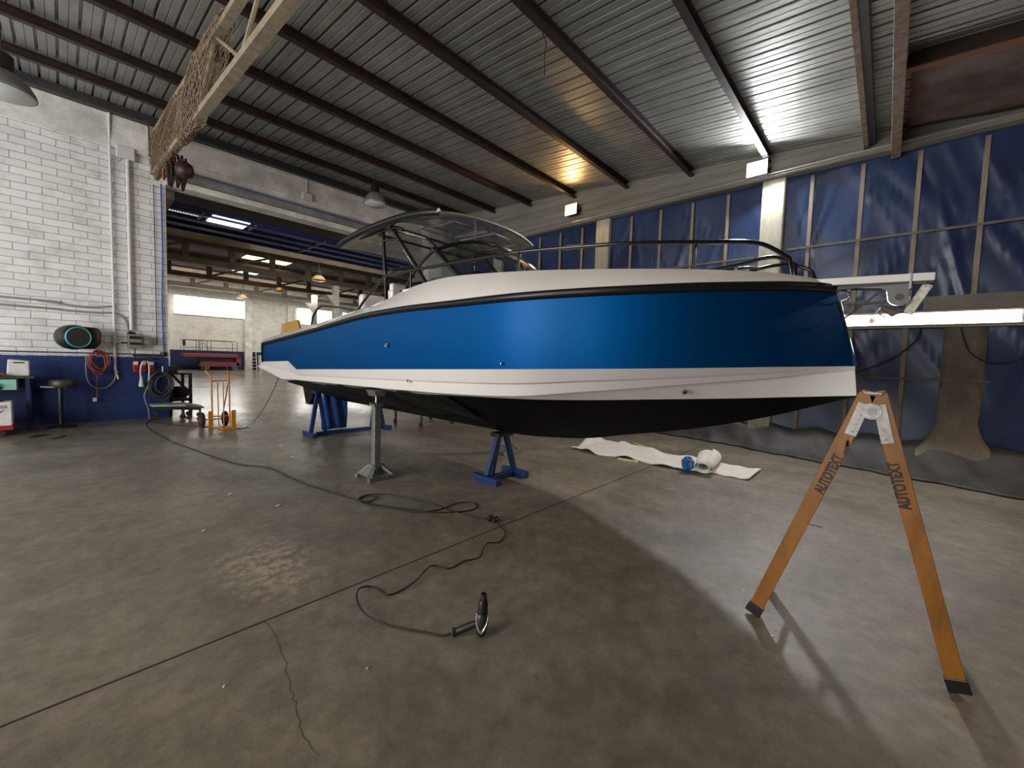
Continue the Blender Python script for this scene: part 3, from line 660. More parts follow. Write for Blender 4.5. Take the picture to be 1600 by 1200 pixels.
# white band with one spray groove, its swim platform end and the white part of the bow bottom
Mid1 = [b.lerp(c, .50) for b, c in zip(Bd, Cd)]
sc = [min(1, max(0, (NS-8-i)/10)) for i in range(NS)]
Mid2 = [m_+Vector((.030*s, 0, -.014*s)) for m_, s in zip(Mid1, sc)]
Ch2 = [c+Vector((.055*s, 0, -.004)) for c, s in zip(Cd, [min(1, (NS-1-i)/14) for i in range(NS)])]
for p in Mid2+Ch2: p.x = min(p.x, KX)
Wl = [c.lerp(k, w) for c, k, w in zip(Ch2, Kd, Wd)]
for rr_, nm in ((between(Bd, Mid1, 2), 'band'), (between(Mid2, Cd, 2), 'band'), (between(Ch2, Wl, 3), 'band')): pass
mb = MB()
for rr_ in (between(Bd, Mid1, 2), [Mid1, Mid2], between(Mid2, Cd, 2), [Cd, Ch2], between(Ch2, Wl, 4)):
    mb.grid(rr_); mb.grid([mir(x)[::-1] for x in rr_])
st = [Bd[0], Mid1[0], Mid2[0], Cd[0], Ch2[0]]; mb.grid([st, mir(st)])
mb.grid([Wl[:5], mir(Wl[:5])])
mb.build('white_hull_band', M_white, boat, smooth=35, recalc=False)
# black bottom
mb = MB(); rr_ = between(Wl, Kd, 5)
rr_ = [x[4:] for x in rr_]
mb.grid(rr_); mb.grid([mir(x)[::-1] for x in rr_]); st = [x[0] for x in rr_]; mb.grid([st, mir(st)])
mb.build('bottom', M_black, boat, smooth=40, recalc=False)
# black masking film over the aft half of the bottom, hanging loose along its lower hem
rows = []; n = 80
for i in range(n+1):
    y = 7.9-4.6*i/n; j = min(range(NS), key=lambda q: abs(Cd[q].y-y))
    q0 = max(0, min(NS-2, j if Cd[j].y >= y else j-1)); f = (Cd[q0].y-y)/max(1e-6, Cd[q0].y-Cd[q0+1].y)
    c = Ch2[q0].lerp(Ch2[q0+1], min(1, max(0, f))); k = Kd[q0].lerp(Kd[q0+1], min(1, max(0, f)))
    s0 = .035+.025*sin(y*2.3)+.012*sin(y*9)
    for pk in (5.7, 4.05):
        s0 -= .075*max(0, 1-abs(y-pk)/.16)
    s0 = max(-.03, s0); s1 = .55+.06*sin(y*1.7)+.03*sin(y*6.1); row = []
    for m_ in range(9):
        t = m_/8; p = c.lerp(k, s0+(s1-s0)*t); off = .016+.009*sin(y*5+t*4)+.004*sin(y*17+t*9)
        p += Vector((-off*.5, 0, -off-.05*t*t*(.6+.4*sin(y*3)))); row.append(p)
    rows.append(row)
MB().grid(rows).build('masking_film', M_film, boat, smooth=180, recalc=False, solid=.003)
# rub rail
def rail_ring(P, w, h):
    rows = []
    for i, p in enumerate(P):
        d = (P[min(i+1, len(P)-1)]-P[max(i-1, 0)]).normalized(); nrm = Vector((-abs(d.y), d.x*(1 if d.y < 0 else 1), 0))
        nrm = Vector((d.y, -d.x, 0)).normalized()
        if nrm.x > 0: nrm = -nrm
        rows.append([p+Vector((0, 0, h)), p+nrm*w*.8+Vector((0, 0, h*.7)), p+nrm*w, p+nrm*w*.8+Vector((0, 0, -h*.7)), p+Vector((0, 0, -h))])
    return rows
mb = MB(); rr_ = rail_ring(Sd, .035, .034)
for q in rr_[-1]: q.x = min(q.x, KX)
mb.grid(rr_); mb.grid([mir(x)[::-1] for x in rr_])
tr = [Sd[0]+Vector((-.01, .02, 0)), Bd[0]+Vector((-.01, .02, .02))]
mb.bar(tr[0], tr[1], .05, .06); mb.bar(mir(tr)[0], mir(tr)[1], .05, .06)
mb.build('rub_rail', M_rub, boat, smooth=60, recalc=False)
# white gunwale, side decks, foredeck, cockpit
Din = [p+Vector((min(.34, max(0, KX-p.x)), 0, .0)) for p in Dd]
mb = MB(); rr_ = between(Sd, Dd, 4, .02); mb.grid(rr_); mb.grid([mir(x)[::-1] for x in rr_])
mb.grid([Dd, Din]); mb.grid([mir(Dd)[::-1], mir(Din)[::-1]])
iF = min(range(NS), key=lambda q: abs(Dd[q].y-3.2))
fd = [Din[i:i+1][0] for i in range(iF, NS)]
mb.grid([[p, Vector((KX, p.y, p.z+.05*min(1, max(0, (KX-q.x)/.5-.12)))), Vector((2*KX-p.x, p.y, p.z))] for p, q in zip(fd, Dd[iF:])])
low = [Vector((p.x, p.y, 1.35)) for p in Din[:iF+1]]
mb.grid([Din[:iF+1], low, mir(low), mir(Din[:iF+1])])
mb.grid([[Din[iF], Vector((KX, Din[iF].y, Din[iF].z+.05)), mir(Din)[iF]], [low[iF], Vector((KX, low[iF].y, 1.35)), mir(low)[iF]]])
mb.grid([[Sd[0], Vector((KX, Sd[0].y+.1, 1.55)), mir(Sd)[0]], [Din[0], Vector((KX, 8.7, 1.5)), mir(Din)[0]]])
mb.build('deck', M_white, boat, smooth=38, recalc=False)
MB().bx(2.62, 4.78, 8.5, 9.15, 1.235, 1.30).build('swim_platform', M_white, boat, bevel=.02)
MB().bx(2.70, 4.70, 9.0, 9.35, 1.30, 1.325).build('swim_platform_pad', M_rub, boat, bevel=.01)
for x in (3.25, 4.15): MB().prism([(x, 7.95, 1.0), (x, 8.75, 1.05), (x, 8.7, .80), (x, 8.55, .50), (x, 8.35, .50), (x, 8.2, .75), (x, 7.95, .75)], (.12, 0, 0)).build('stern_drive', M_rub, boat, bevel=.02)
# cockpit furniture seen above the gunwale
MB().bx(2.98, 4.42, 5.35, 5.85, 1.36, 1.95).bx(2.98, 4.42, 5.75, 5.9, 1.9, 2.42).build('helm_seat', M_white, boat, bevel=.05)
MB().bx(3.05, 3.35, 5.05, 5.2, 1.9, 2.42).bx(3.08, 3.32, 5.1, 5.2, 2.2, 2.52).build('seat_back', M_white, boat, bevel=.03)
MB().bx(2.95, 4.45, 7.7, 8.05, 1.36, 1.95).build('aft_bench', M_white, boat, bevel=.04)
MB().prism([(2.80, 8.55, 1.70), (2.80, 8.45, 2.06), (2.80, 7.75, 2.10), (2.80, 7.6, 1.80)], (.05, 0, 0)).build('aft_backrest', M_amber, boat, bevel=.01)
MB().bar((2.79, 8.58, 1.70), (2.79, 8.47, 2.07), .03, .03).build('backrest_trim', M_white, boat)
MB().prism([(3.05, 3.2, 1.36), (3.05, 4.35, 1.36), (3.05, 4.2, 2.30), (3.05, 3.3, 2.42)], (1.3, 0, 0)).build('console', M_white, boat, bevel=.05)
MB().bx(3.02, 4.38, 3.35, 4.15, 2.42, 2.46).build('dashboard', M_plasticb, boat, bevel=.01)
# railings
RL = [(2.68, 5.329, 2.075), (2.68, 5.173, 2.19), (2.68, 5.022, 2.278), (2.68, 4.603, 2.484), (2.68, 4.079, 2.482), (2.69, 3.398, 2.468), (2.72, 2.531, 2.455), (2.88, 1.96, 2.452), (3.04, 1.475, 2.440), (3.25, 1.068, 2.426), (3.44, 0.774, 2.417), (3.54, 0.644, 2.357), (3.59, 0.575, 2.302), (3.60, 0.555, 2.17)]
for side in (0, 1):
    P = [Vector(p) for p in RL]; P = mir(P) if side else P
    posts = [(2.68, 4.05, 2.25, 2.482), (2.72, 2.45, 2.24, 2.45), (3.22, 1.12, 2.18, 2.426)]
    rl = MB().tube(P[:3]+crom(P[3:12], 4)+P[12:], .0165, 8).build('deck_rail', M_tube, boat, smooth=60)
    for x, y, z0, z1 in posts:
        x = 2*KX-x if side else x
        MB().tube([(x, y, z0), (x, y, z1)], .012, 8).build('stanchion', M_tube, rl, smooth=60)
P = crom([(2.66, 6.78, 1.93), (2.67, 6.72, 2.10), (2.70, 6.55, 2.235), (2.72, 6.2, 2.22), (2.72, 5.5, 2.12), (2.72, 5.25, 2.08)], 5)
MB().tube(P, .018, 8).build('stern_rail', M_tube, boat, smooth=60)
MB().tube(mir(P), .018, 8).build('stern_rail', M_tube, boat, smooth=60)
# hard top
def roof_pt(u, v):
    # u 0 aft .. 1 front ; v -1 port .. 1 starboard
    y = 6.28-2.56*u; w = .90*(1-.10*max(0, (u-.75)/.25)**2-.05*max(0, (.2-u)/.2)**2)
    y += .10*v*v*(1 if u > .5 else -1)*((abs(u-.5)*2)**3)
    return Vector((KX+w*v, y, 3.135+.06*sin(pi*min(1, u*1.0))-.05*abs(v)**4*.6+.05*(1-v*v)*.6))
rows = [[roof_pt(i/20, -1+j/9.0) for j in range(19)] for i in range(21)]
top = [[p+Vector((0, 0, .045)) for p in r] for r in rows]
ht = MB().grid(rows).grid(top).grid([rows[0], top[0]]).grid([rows[-1], top[-1]]).grid([[r[0] for r in rows], [r[0] for r in top]]).grid([[r[-1] for r in rows], [r[-1] for r in top]]).build('hard_top', M_wrap, boat, smooth=45, recalc=False)
edge_ = [roof_pt(i/20, -1)+Vector((-.012, 0, .03)) for i in range(21)]
MB().tube(edge_, .044, 8).build('roof_edge', M_rub, ht, smooth=60)
edge_ = [roof_pt(1, -1+j/9.0)+Vector((0, -.01, .02)) for j in range(19)]
MB().tube(edge_, .018, 8).build('roof_edge', M_alu, ht, smooth=60)
mb = MB()
for (u0, u1, v0, v1) in ((.62, .90, .25, .8), (.62, .90, -.5, .1), (.2, .5, -.5, .5)):
    q = [roof_pt(u, v)-Vector((0, 0, .006)) for u, v in ((u0, v0), (u1, v0), (u1, v1), (u0, v1))]; mb.tube(q, .006, 5, closed=True)
mb.build('hatch_trim', M_chrome, ht)
def fr(name, pts, r=.024, k=0): return MB().tube(crom(pts, k) if k else pts, r, 8).build(name, M_tube, boat, smooth=60)
for s in (0, 1):
    f = (lambda L: mir([Vector(p) for p in L])) if s else (lambda L: [Vector(p) for p in L])
    fr('roof_leg', f([(2.9, 5.061, 3.20), (2.9, 4.97, 2.50), (2.9, 4.93, 2.10)]), .026)
    fr('roof_leg', f([(2.9, 4.84, 3.17), (2.9, 4.077, 2.395), (2.9, 3.98, 2.28)]), .026)
    fr('roof_bearer', f([(2.9, 5.67, 3.17), (2.9, 4.75, 3.15), (2.92, 4.6, 3.10)]), .022)
    fr('roof_brace', f([(2.9, 5.03, 3.03), (2.9, 4.66, 2.99)]), .020)
    fr('roof_bearer', f([(2.92, 4.72, 3.13), (2.98, 4.2, 2.95), (2.94, 3.9, 2.75)]), .020)
    fr('screen_pillar', f([(2.92, 3.95, 2.755), (2.9, 3.50, 2.42), (2.9, 3.44, 2.37)]), .035)
    fr('screen_rim', f([(2.92, 3.95, 2.75), (2.9, 4.15, 2.63), (2.88, 4.36, 2.46), (2.88, 4.5, 2.28)]), .018, 5)
for y, z in ((4.78, 3.14), (5.25, 3.16)): fr('roof_crossbar', [(2.9, y, z), (4.5, y, z)], .018)
base = [(2.90, 3.47, 2.38), (3.08, 3.16, 2.36), (3.35, 2.98, 2.35), (3.7, 2.92, 2.35), (4.05, 2.98, 2.35), (4.32, 3.16, 2.36), (4.5, 3.47, 2.38)]
topl = [(2.93, 3.95, 2.75), (3.15, 3.80, 2.85), (3.40, 3.70, 2.90), (3.7, 3.66, 2.91), (4.0, 3.70, 2.90), (4.25, 3.80, 2.85), (4.47, 3.95, 2.75)]
bd_, td_ = crom(base, 4), crom(topl, 4)
MB().grid([[b.lerp(t_, q/4)+Vector((0, -.05*sin(pi*q/4), .02*sin(pi*q/4))) for b, t_ in zip(bd_, td_)] for q in range(5)]).build('windscreen', M_glass, boat, smooth=180, recalc=False)
MB().tube(td_, .020, 8).build('screen_frame', M_tube, boat, smooth=60)
MB().grid([[b+Vector((0, -.02, -.10)) for b in bd_], [b+Vector((0, 0, .03)) for b in bd_]]).build('screen_base', M_rub, boat, smooth=180, recalc=False, solid=.02)
for s in (0, 1):
    q = [(2.9, 3.47, 2.38), (2.92, 3.95, 2.75), (2.9, 4.15, 2.63), (2.88, 4.36, 2.46), (2.88, 4.42, 2.36)]
    q = mir([Vector(p) for p in q]) if s else [Vector(p) for p in q]
    m_ = MB(); m_.add(q, [(0, 1, 2, 3, 4)]); m_.build('side_window', M_glass, boat, recalc=False)
    q = [(2.86, 3.40, 2.30), (2.86, 4.55, 2.26)]; q = mir([Vector(p) for p in q]) if s else [Vector(p) for p in q]
    MB().bar(q[0], q[1], .03, .14).build('side_coaming', M_rub, boat, bevel=.008)
MB().tube([(3.55, 3.02, 2.45), (3.42, 3.45, 2.74)], .008, 6).tube([(3.42, 3.45, 2.74), (3.46, 3.3, 2.66), (3.5, 3.1, 2.52)], .005, 6).build('wiper', M_chrome, boat)
# bow fittings
for x, y in ((3.46, .86),):
    for s in (0,):
        xx = x
        MB().tube([(xx-.01, y+.12, 2.235), (xx+.02, y+.05, 2.25), (xx+.04, y-.05, 2.25), (xx+.05, y-.12, 2.235)], .012, 8).bx(xx+.0, xx+.025, y+.02, y+.045, 2.19, 2.25).bx(xx+.03, xx+.055, y-.05, y-.025, 2.19, 2.25).build('cleat', M_tube, boat, smooth=60)
MB().tube(crom([(3.70, .95, 2.22), (3.72, .80, 2.28), (3.80, .62, 2.305), (3.82, .48, 2.25), (3.80, .44, 2.17)], 4), .014, 8).build('pulpit_hoop', M_tube, boat, smooth=60)
MB().prism([(3.62, .50, 2.095), (3.78, .50, 2.095), (3.755, -.185, 2.075), (3.645, -.185, 2.075)], (0, 0, .05)).build('bowsprit', M_white, boat, bevel=.006)
MB().bx(3.66, 3.74, -.15, .35, 2.06, 2.085).build('sprit_channel', M_darksteel, boat)
MB().bx(3.640, 3.76, -.085, -.07, 2.03, 2.135).build('sprit_clamp', M_chrome, boat, bevel=.003)
prof_ = [(.24, 2.066), (.06, 2.045), (.035, 2.03), (.028, 1.985)] + [(-.025+.053*cos(q), 1.982+.053*sin(q)) for q in [pi+pi*k/8 for k in range(9)]][0:0] + [(-.025+.053*cos(pi*k/8), 1.982-.053*sin(pi*k/8)) for k in range(9)] + [(-.078, 2.03), (-.078, 2.07)]
for x in (3.652, 3.736): MB().prism([(x, y, z) for y, z in prof_], (.012, 0, 0)).build('roller_bracket', mat('grey_bracket', (.10, .10, .095), .4, metal=.5), boat, bevel=.003)
MB().tube([(3.648, y-.001, z) for y, z in prof_[1:13]], .004, 6).build('bracket_rim', M_chrome, boat, smooth=60)
MB().tube([(3.65, -.03, 1.985), (3.75, -.03, 1.985)], .022, 12).build('bow_roller', M_rub, boat, smooth=60)
MB().bar((3.7, -.16, 2.06), (3.7, -.075, 1.88), .022, .05, up=(0, 1, 0)).build('anchor_shank', mat('worn_galvanised', (.62, .57, .47), .55, var=.4, scale=40), boat, bevel=.005)
MB().prism([(3.67, -.06, 1.90), (3.70, .0, 1.865), (3.70, .09, 1.955), (3.67, .06, 1.93)], (.05, 0, 0)).prism([(3.60, .05, 1.93), (3.80, .05, 1.93), (3.70, -.08, 1.875)], (0, .012, .012)).build('anchor_fluke', mat('brown_anchor', (.16, .11, .09), .5), boat, bevel=.003)
MB().tube([(3.66, .24, 1.86), (3.64, .06, 2.03)], .006, 6).tube([(3.7, .22, 2.06), (3.7, .30, 2.05)], .006, 6).tube([(3.7, .03, 1.86), (3.7, .08, 1.895), (3.7, .05, 1.935)], .005, 6).build('anchor_stay', M_chrome, boat)
MB().tube(crom([(3.66, .30, 2.055), (3.68, .24, 2.045), (3.70, .225, 2.02), (3.70, .235, 2.0), (3.70, .27, 1.985)], 5), .006, 8).build('bow_eye', M_chrome, boat, smooth=60)
MB().bx(2.605, 2.625, 3.98, 4.02, 2.06, 2.26).bx(2.60, 2.64, 3.96, 4.10, 2.24, 2.26).build('coaming_flash', mat('glossy_white', (.85, .85, .85), .15, coat=1), boat, bevel=.006)  # added white strip imitating the bright flash on the wrapped coaming
# stem highlight strip and through-hull fittings
MB().tube([Vector((3.7, p.y-.004, p.z)) for p in ([Sd[-1].lerp(Bd[-1], t_/6) for t_ in range(1, 7)])], .008, 6).build('stem_strip', M_chrome, boat, smooth=60)
def fit(name, p, r, m, nrm=(-1, 0, 0)):
    d = Vector(nrm).normalized().to_track_quat('Z', 'Y').to_matrix().to_4x4()
    o = MB().lathe([(r, 0), (r, .008), (r*.8, .014), (r*.5, .012)], 16, T(*p) @ d).build(name, m, boat, smooth=50)
    MB().lathe([(r*.5, .011), (r*.45, .0145)], 12, T(*p) @ d).build('drain_hole', M_plasticb, o)
fit('vent_fitting', (2.402, 4.071, 1.626), .028, M_chrome)
fit('drain_fitting', (2.482, 3.774, 1.250), .022, M_whitepl)
fit('drain_fitting', (2.437, 2.339, 1.471), .012, M_chrome)
fit('towing_eye', (3.17, 1.12, 1.30), .020, M_galv, (-1, -.7, -.3))

# ================================================================== STANDS UNDER THE BOAT
def trestle(name, label, y, xa, xb, h, fy, topx, legw):
    t = thing(name, label, 'trestle', ((xa+xb)/2, y, 0))
    for x in (xa, xb): MB().bx(x-.04, x+.04, y-fy, y+fy, 0, .085).build('foot', M_blue, t, bevel=.005)
    MB().bx(xa+.04, xb-.04, y-.035, y+.035, .0, .07).build('bottom_rail', M_blue, t, bevel=.004)
    return t
t = trestle('keel_trestle', 'small blue steel trestle under the keel in front, beside the big floor joint', 3.52, 3.44, 3.96, .6, .21, 3.7, .06)
MB().bar((3.46, 3.52, .085), (3.63, 3.52, .555), .055, .055, up=(0, 1, 0)).build('leg', M_blue, t)
MB().bar((3.94, 3.52, .085), (3.77, 3.52, .555), .055, .055, up=(0, 1, 0)).build('leg', M_blue, t)
MB().bar((3.62, 3.60, .06), (3.68, 3.55, .555), .045, .045, up=(0, 1, 0)).build('leg', M_blue, t)
MB().bx(3.56, 3.84, 3.45, 3.59, .55, .60).build('keel_block', M_rub, t, bevel=.005)
t = trestle('keel_trestle', 'wide blue steel trestle under the stern with the blue tarpaulin behind it', 7.7, 3.0, 4.5, .86, .24, 3.7, .06)
for x0, x1 in ((3.02, 3.14), (3.28, 3.16), (4.48, 4.32), (4.22, 4.30)):
    MB().bar((x0, 7.7, .07), (x1, 7.7, .80), .06, .06, up=(0, 1, 0)).build('leg', M_blue, t)
for x in (3.15, 4.31): MB().bx(x-.08, x+.08, 7.62, 7.78, .78, .83 if x < 4 else .83).build('bunk_pad', M_blue, t, bevel=.005)
rows = [[(3.36+.5*i/14, 8.05+.03*sin(i*1.1+j*.4), .03+.80*j/10) for i in range(15)] for j in range(11)]
o = recentre(MB().grid(rows).build('hanging_tarpaulin', mat('blue_sheet', (.015, .075, .27), .5, bump=.5, bscale=8), smooth=180, recalc=False, solid=.01)); tag(o, 'blue sheet hanging under the boat stern behind the wide trestle', 'tarpaulin')

def jack(x, y, label, hgt):
    t = thing('boat_jack', label, 'jack', (x, y, 0), 'galvanised boat jacks')
    MB().bx(x-.18, x+.18, y-.18, y-.12, .0, .05).build('base_rail', M_galv, t, bevel=.004); MB().bx(x-.18, x+.18, y+.12, y+.18, 0, .05).build('base_rail', M_galv, t, bevel=.004)
    for sx in (-1, 1):
        for sy in (-1, 1): MB().bar((x+sx*.15, y+sy*.15, .04), (x+sx*.05, y+sy*.05, .15), .05, .035).build('base_leg', M_galv, t, bevel=.003)
    MB().prism([(x-.17, y-.1, .05), (x-.17, y+.1, .05), (x-.07, y+.06, .15), (x-.07, y-.06, .15)], (.012, 0, 0)).bx(x-.075, x+.075, y-.075, y+.075, .13, .17).build('base_plate', M_galv, t, bevel=.003)
    MB().bx(x-.042, x+.042, y-.042, y+.042, .15, hgt-.17).build('post', M_galv, t, bevel=.006)
    MB().bx(x-.06, x+.06, y-.06, y+.06, hgt-.20, hgt-.17).tube([(x-.09, y, hgt-.16), (x+.09, y, hgt-.16)], .012, 6).build('collar', M_galv, t, bevel=.003)
    MB().tube([(x, y, hgt-.17), (x, y, hgt-.06)], .016, 10).build('screw', M_chrome, t, smooth=60)
    MB().prism([(x-.09, y-.10, hgt), (x+.09, y-.10, hgt), (x+.05, y-.10, hgt-.075), (x-.05, y-.10, hgt-.075)], (0, .2, 0)).build('head_pad', M_galv, t, bevel=.004)
    MB().tube([(x-.05, y-.05, .40), (x-.05, y-.10, .40), (x-.05, y-.12, .36)], .008, 6).build('lock_pin', M_darksteel, t)
    return t
j1 = jack(2.58, 4.60, 'galvanised screw jack propping the near side of the boat', 1.085)
dup(j1, (2.24, -.12, 0), 'galvanised screw jack half hidden behind the small blue trestle')
t = thing('work_trolley', 'low trolley behind the boat, only its castors showing under the black film', 'trolley', (5.4, 7.6, 0))
MB().bx(4.95, 6.1, 7.2, 8.2, .42, .48).build('deck_board', M_darksteel, t)
for x, y in ((5.02, 8.1), (5.15, 7.3), (6.0, 7.3), (6.0, 8.1)):
    lg = MB().bar((x, y, .44), (x, y, .10), .035, .035).build('leg', M_darksteel, t)
    MB().tube([(x-.02, y+.02, .05), (x+.02, y+.02, .05)], .05, 12).build('castor', M_tire, lg, smooth=60)
# ================================================================== STEP LADDER
def lettering(txt, size, m, parent, p, dirx, up, name='lettering', sx=1.0):
    cu = bpy.data.curves.new(name, 'FONT'); cu.body = txt; cu.size = size; cu.align_x = 'CENTER'; cu.align_y = 'CENTER'; cu.extrude = .0008; cu.offset = size*.045
    tmp = bpy.data.objects.new(name+'_tmp', cu); COL.objects.link(tmp); bpy.context.view_layer.update()
    me = bpy.data.meshes.new_from_object(tmp.evaluated_get(bpy.context.evaluated_depsgraph_get()))
    bpy.data.objects.remove(tmp); bpy.data.curves.remove(cu)
    a = Vector(dirx).normalized(); n = a.cross(Vector(up)).normalized(); b = n.cross(a).normalized()
    M = Matrix(((a.x*sx, b.x, n.x, p[0]), (a.y*sx, b.y, n.y, p[1]), (a.z*sx, b.z, n.z, p[2]), (0, 0, 0, 1)))
    off = Vector((0, 0, 0)); r = parent
    while r is not None: off += r.location; r = r.parent
    me.transform(Matrix.Translation(-off) @ M)
    me.materials.clear(); me.materials.append(m); me.name = name
    o = bpy.data.objects.new(name, me); COL.objects.link(o); o.parent = parent
    return o
lad = thing('step_ladder', 'orange folding step ladder standing open on the floor in front of the bow', 'ladder', (3.0, .08, 0))
AP = Vector((2.80, .045, 1.385)); FL = Vector((2.80, .515, .0)); FR = Vector((2.80, -.345, .0))
AP2 = Vector((3.15, .050, 1.385)); FL2 = Vector((3.22, .523, .0)); FR2 = Vector((3.22, -.330, .0))
def stile(a, f, off, name='stile'):
    d = (a-f).normalized(); s = Vector((0, off, 0))
    o = MB().bar(f+d*.05, a+s, .072 if f.x < 3 else .06, .028, up=(1, 0, 0)).build(name, M_ladder, lad, bevel=.003)
    MB().bar(f-d*.0+Vector((0, 0, .012)), f+d*.075, .082 if f.x < 3 else .07, .036, up=(1, 0, 0)).build('rubber_foot', M_rub, o, bevel=.004)
    return o
s1 = stile(AP, FL, .02); s2 = stile(AP, FR, -.02); stile(AP2, FL2, .02); stile(AP2, FR2, -.02)
for (a, f, a2, f2) in ((AP, FL, AP2, FL2), (AP, FR, AP2, FR2)):
    for k in range(1, 5):
        q = k/5.0; p = f.lerp(a, q); p2 = f2.lerp(a2, q)
        MB().bar(p+Vector((.014, 0, 0)), p2-Vector((.014, 0, 0)), .028, .026).build('rung', M_alu, lad)
d1_ = (AP-FL).normalized(); d2_ = (AP-FR).normalized()
mb = MB().bar(AP-d1_*.055+Vector((-.017, .012, 0)), AP-d1_*.235+Vector((-.017, .002, 0)), .05, .006, up=(1, 0, 0)).bar(AP-d2_*.055+Vector((-.017, -.012, 0)), AP-d2_*.255+Vector((-.017, -.002, 0)), .05, .006, up=(1, 0, 0))
mb.tube([(2.775, .045, 1.295), (2.788, .045, 1.295)], .042, 20)
mb.build('hinge_plate', M_alu, lad, bevel=.001)
MB().tube([(2.770, .045, 1.295), (2.777, .045, 1.295)], .020, 16).build('pivot_bolt', M_galv, lad)
for dd, l in ((d1_, (.12, .17, .215)), (d2_, (.13, .18, .235))):
    for q in l:
        c = AP-dd*q; MB().tube([(2.776, c.y, c.z), (2.784, c.y, c.z)], .007, 8).build('rivet', M_galv, lad)
MB().bar((2.785, .08, 1.388), (2.785, .01, 1.388), .03, .012).build('top_cap', M_alu, lad, bevel=.002)
c = FL.lerp(AP, .675); lettering('AUTOTEXT', .062, M_text, s1, (c.x-.0150, c.y, c.z), d1_, (0, 1, 0), sx=.72)
c = FR.lerp(AP, .677); lettering('AUTOTEXT', .062, M_text, s2, (c.x-.0150, c.y, c.z), d2_, (0, 1, 0), sx=.72)
c = FL.lerp(AP, .795)
MB().bar((2.7845, c.y-.006, c.z-.05), (2.7845, c.y-.012, c.z+.03), .016, .001, up=(1, 0, 0)).prism([(2.784, c.y-.012, c.z+.055), (2.784, c.y-.006, c.z-.0), (2.784, c.y-.016, c.z+.0)], (.001, 0, 0)).build('warning_mark', M_text, s1)

# ================================================================== FLOOR THINGS IN FRONT
def cable(name, pts, r, label, cat, m=M_cable, k=6, group=None):
    P = [Vector((x, y, (z if z else 0)+r)) for x, y, z in pts]
    o = recentre(MB().tube(crom(P, k), r, 8).build(name, m, smooth=80)); return tag(o, label, cat, group)
gun = thing('heat_gun', 'black and silver heat gun standing on its back end on the floor', 'heat gun', (1.47, 1.55, 0))
ax = Vector((.0, .0, 1)); M = T(1.492, 1.535, .012) @ Matrix.Rotation(radians(4), 4, 'X')
MB().lathe([(.014, 0), (.026, .012), (.033, .035), (.037, .07), (.036, .10), (.031, .125), (.027, .13)], 24, M).build('body', mat('dark_shell', (.03, .026, .025), .4), gun, smooth=60)
Q_ = Matrix.Rotation(radians(226), 4, 'Z')
vv = [M @ Q_ @ Vector((r_*cos(a_), r_*sin(a_), z_)) for a_, r_, z_ in ((1.25, .0325, .128), (1.0, .0365, .105), (.72, .0375, .075), (.38, .0365, .05), (0, .0345, .034), (-.38, .0365, .05), (-.72, .0375, .075), (-1.0, .0365, .105), (-1.25, .0325, .128))]
MB().tube(vv, [.002, .004, .006, .008, .009, .008, .006, .004, .002], 8).build('silver_band', mat('silver_band', (.5, .49, .47), .25, metal=.6), gun, smooth=80)
MB().lathe([(.0275, .125), (.028, .15), (.025, .19), (.021, .20)], 20, M).build('barrel', M_plasticb, gun, smooth=40)
MB().lathe([(.0165, .195), (.0175, .215), (.0165, .235), (.012, .236), (.012, .2)], 20, M).build('nozzle', mat('burnt_steel', (.10, .085, .075), .35, metal=.8), gun, smooth=40)
MB().lathe([(.013, -.004), (.022, 0), (.0285, .012), (.029, .02)], 20, M).build('air_intake', M_plasticb, gun, smooth=40)
MB().tube([(1.475, 1.552, .075), (1.43, 1.60, .045), (1.395, 1.638, .022)], [.019, .021, .019], 14).build('handle', M_plasticb, gun, smooth=60)
MB().tube([(1.402, 1.632, .024), (1.385, 1.645, .022)], .0225, 14).build('handle_cap', M_plasticb, gun, smooth=40)
G1 = [(1.379, 1.65, .012), (1.342, 1.682, 0), (1.296, 1.764, 0), (1.247, 1.843, 0), (1.191, 1.945, 0), (1.146, 2.052, .01), (1.134, 2.162, .02), (1.158, 2.27, .035), (1.214, 2.357, .03), (1.264, 2.388, .015), (1.313, 2.381, 0), (1.333, 2.32, 0), (1.337, 2.226, 0), (1.404, 2.209, 0), (1.489, 2.208, .01), (1.578, 2.229, .02), (1.692, 2.293, .02), (1.762, 2.299, .01), (1.826, 2.212, 0), (1.965, 2.22, 0), (2.083, 2.187, 0), (2.193, 2.255, .01), (2.293, 2.299, .01), (2.382, 2.262, 0), (2.537, 2.336, .01), (2.591, 2.451, .01), (2.66, 2.57, 0.01)]
cable('power_cable', G1, .0055, 'wavy black cable running from the heat gun to the plug by the floor joint', 'cable')
G2 = [(2.684, 2.624), (2.609, 2.736), (2.585, 2.844), (2.537, 3.023), (2.517, 3.304), (2.435, 3.638), (2.353, 3.879), (2.263, 3.989), (2.143, 4.041), (2.037, 3.975), (2.03, 3.878), (2.105, 3.835), (2.192, 3.888), (2.173, 3.987), (2.095, 4.003), (2.02, 3.913), (2.027, 3.755), (2.106, 3.586), (2.231, 3.33), (2.391, 3.136), (2.559, 3.002), (2.719, 2.947), (2.827, 3.018), (2.829, 3.118), (2.719, 3.193), (2.498, 3.175), (2.343, 3.226), (2.224, 3.43), (2.11, 3.654), (2.019, 3.939), (1.934, 4.345), (1.849, 4.816), (1.809, 5.297), (1.793, 5.693), (1.737, 5.949), (1.552, 6.28), (1.425, 6.853), (1.283, 7.715), (1.144, 8.641), (1.06, 9.674), (1.057, 10.6), (1.12, 11.1), (1.22, 11.45)]
cable('extension_cable', [(x, y, .003 if 8 < i < 20 else 0) for i, (x, y) in enumerate(G2)], .0065, 'long black extension cable snaking from the brick wall and looping near the blue trestle', 'cable')
pl = thing('plug', 'black plug and socket lying on the floor joint between the two cables', 'plug', (2.66, 2.60, 0))
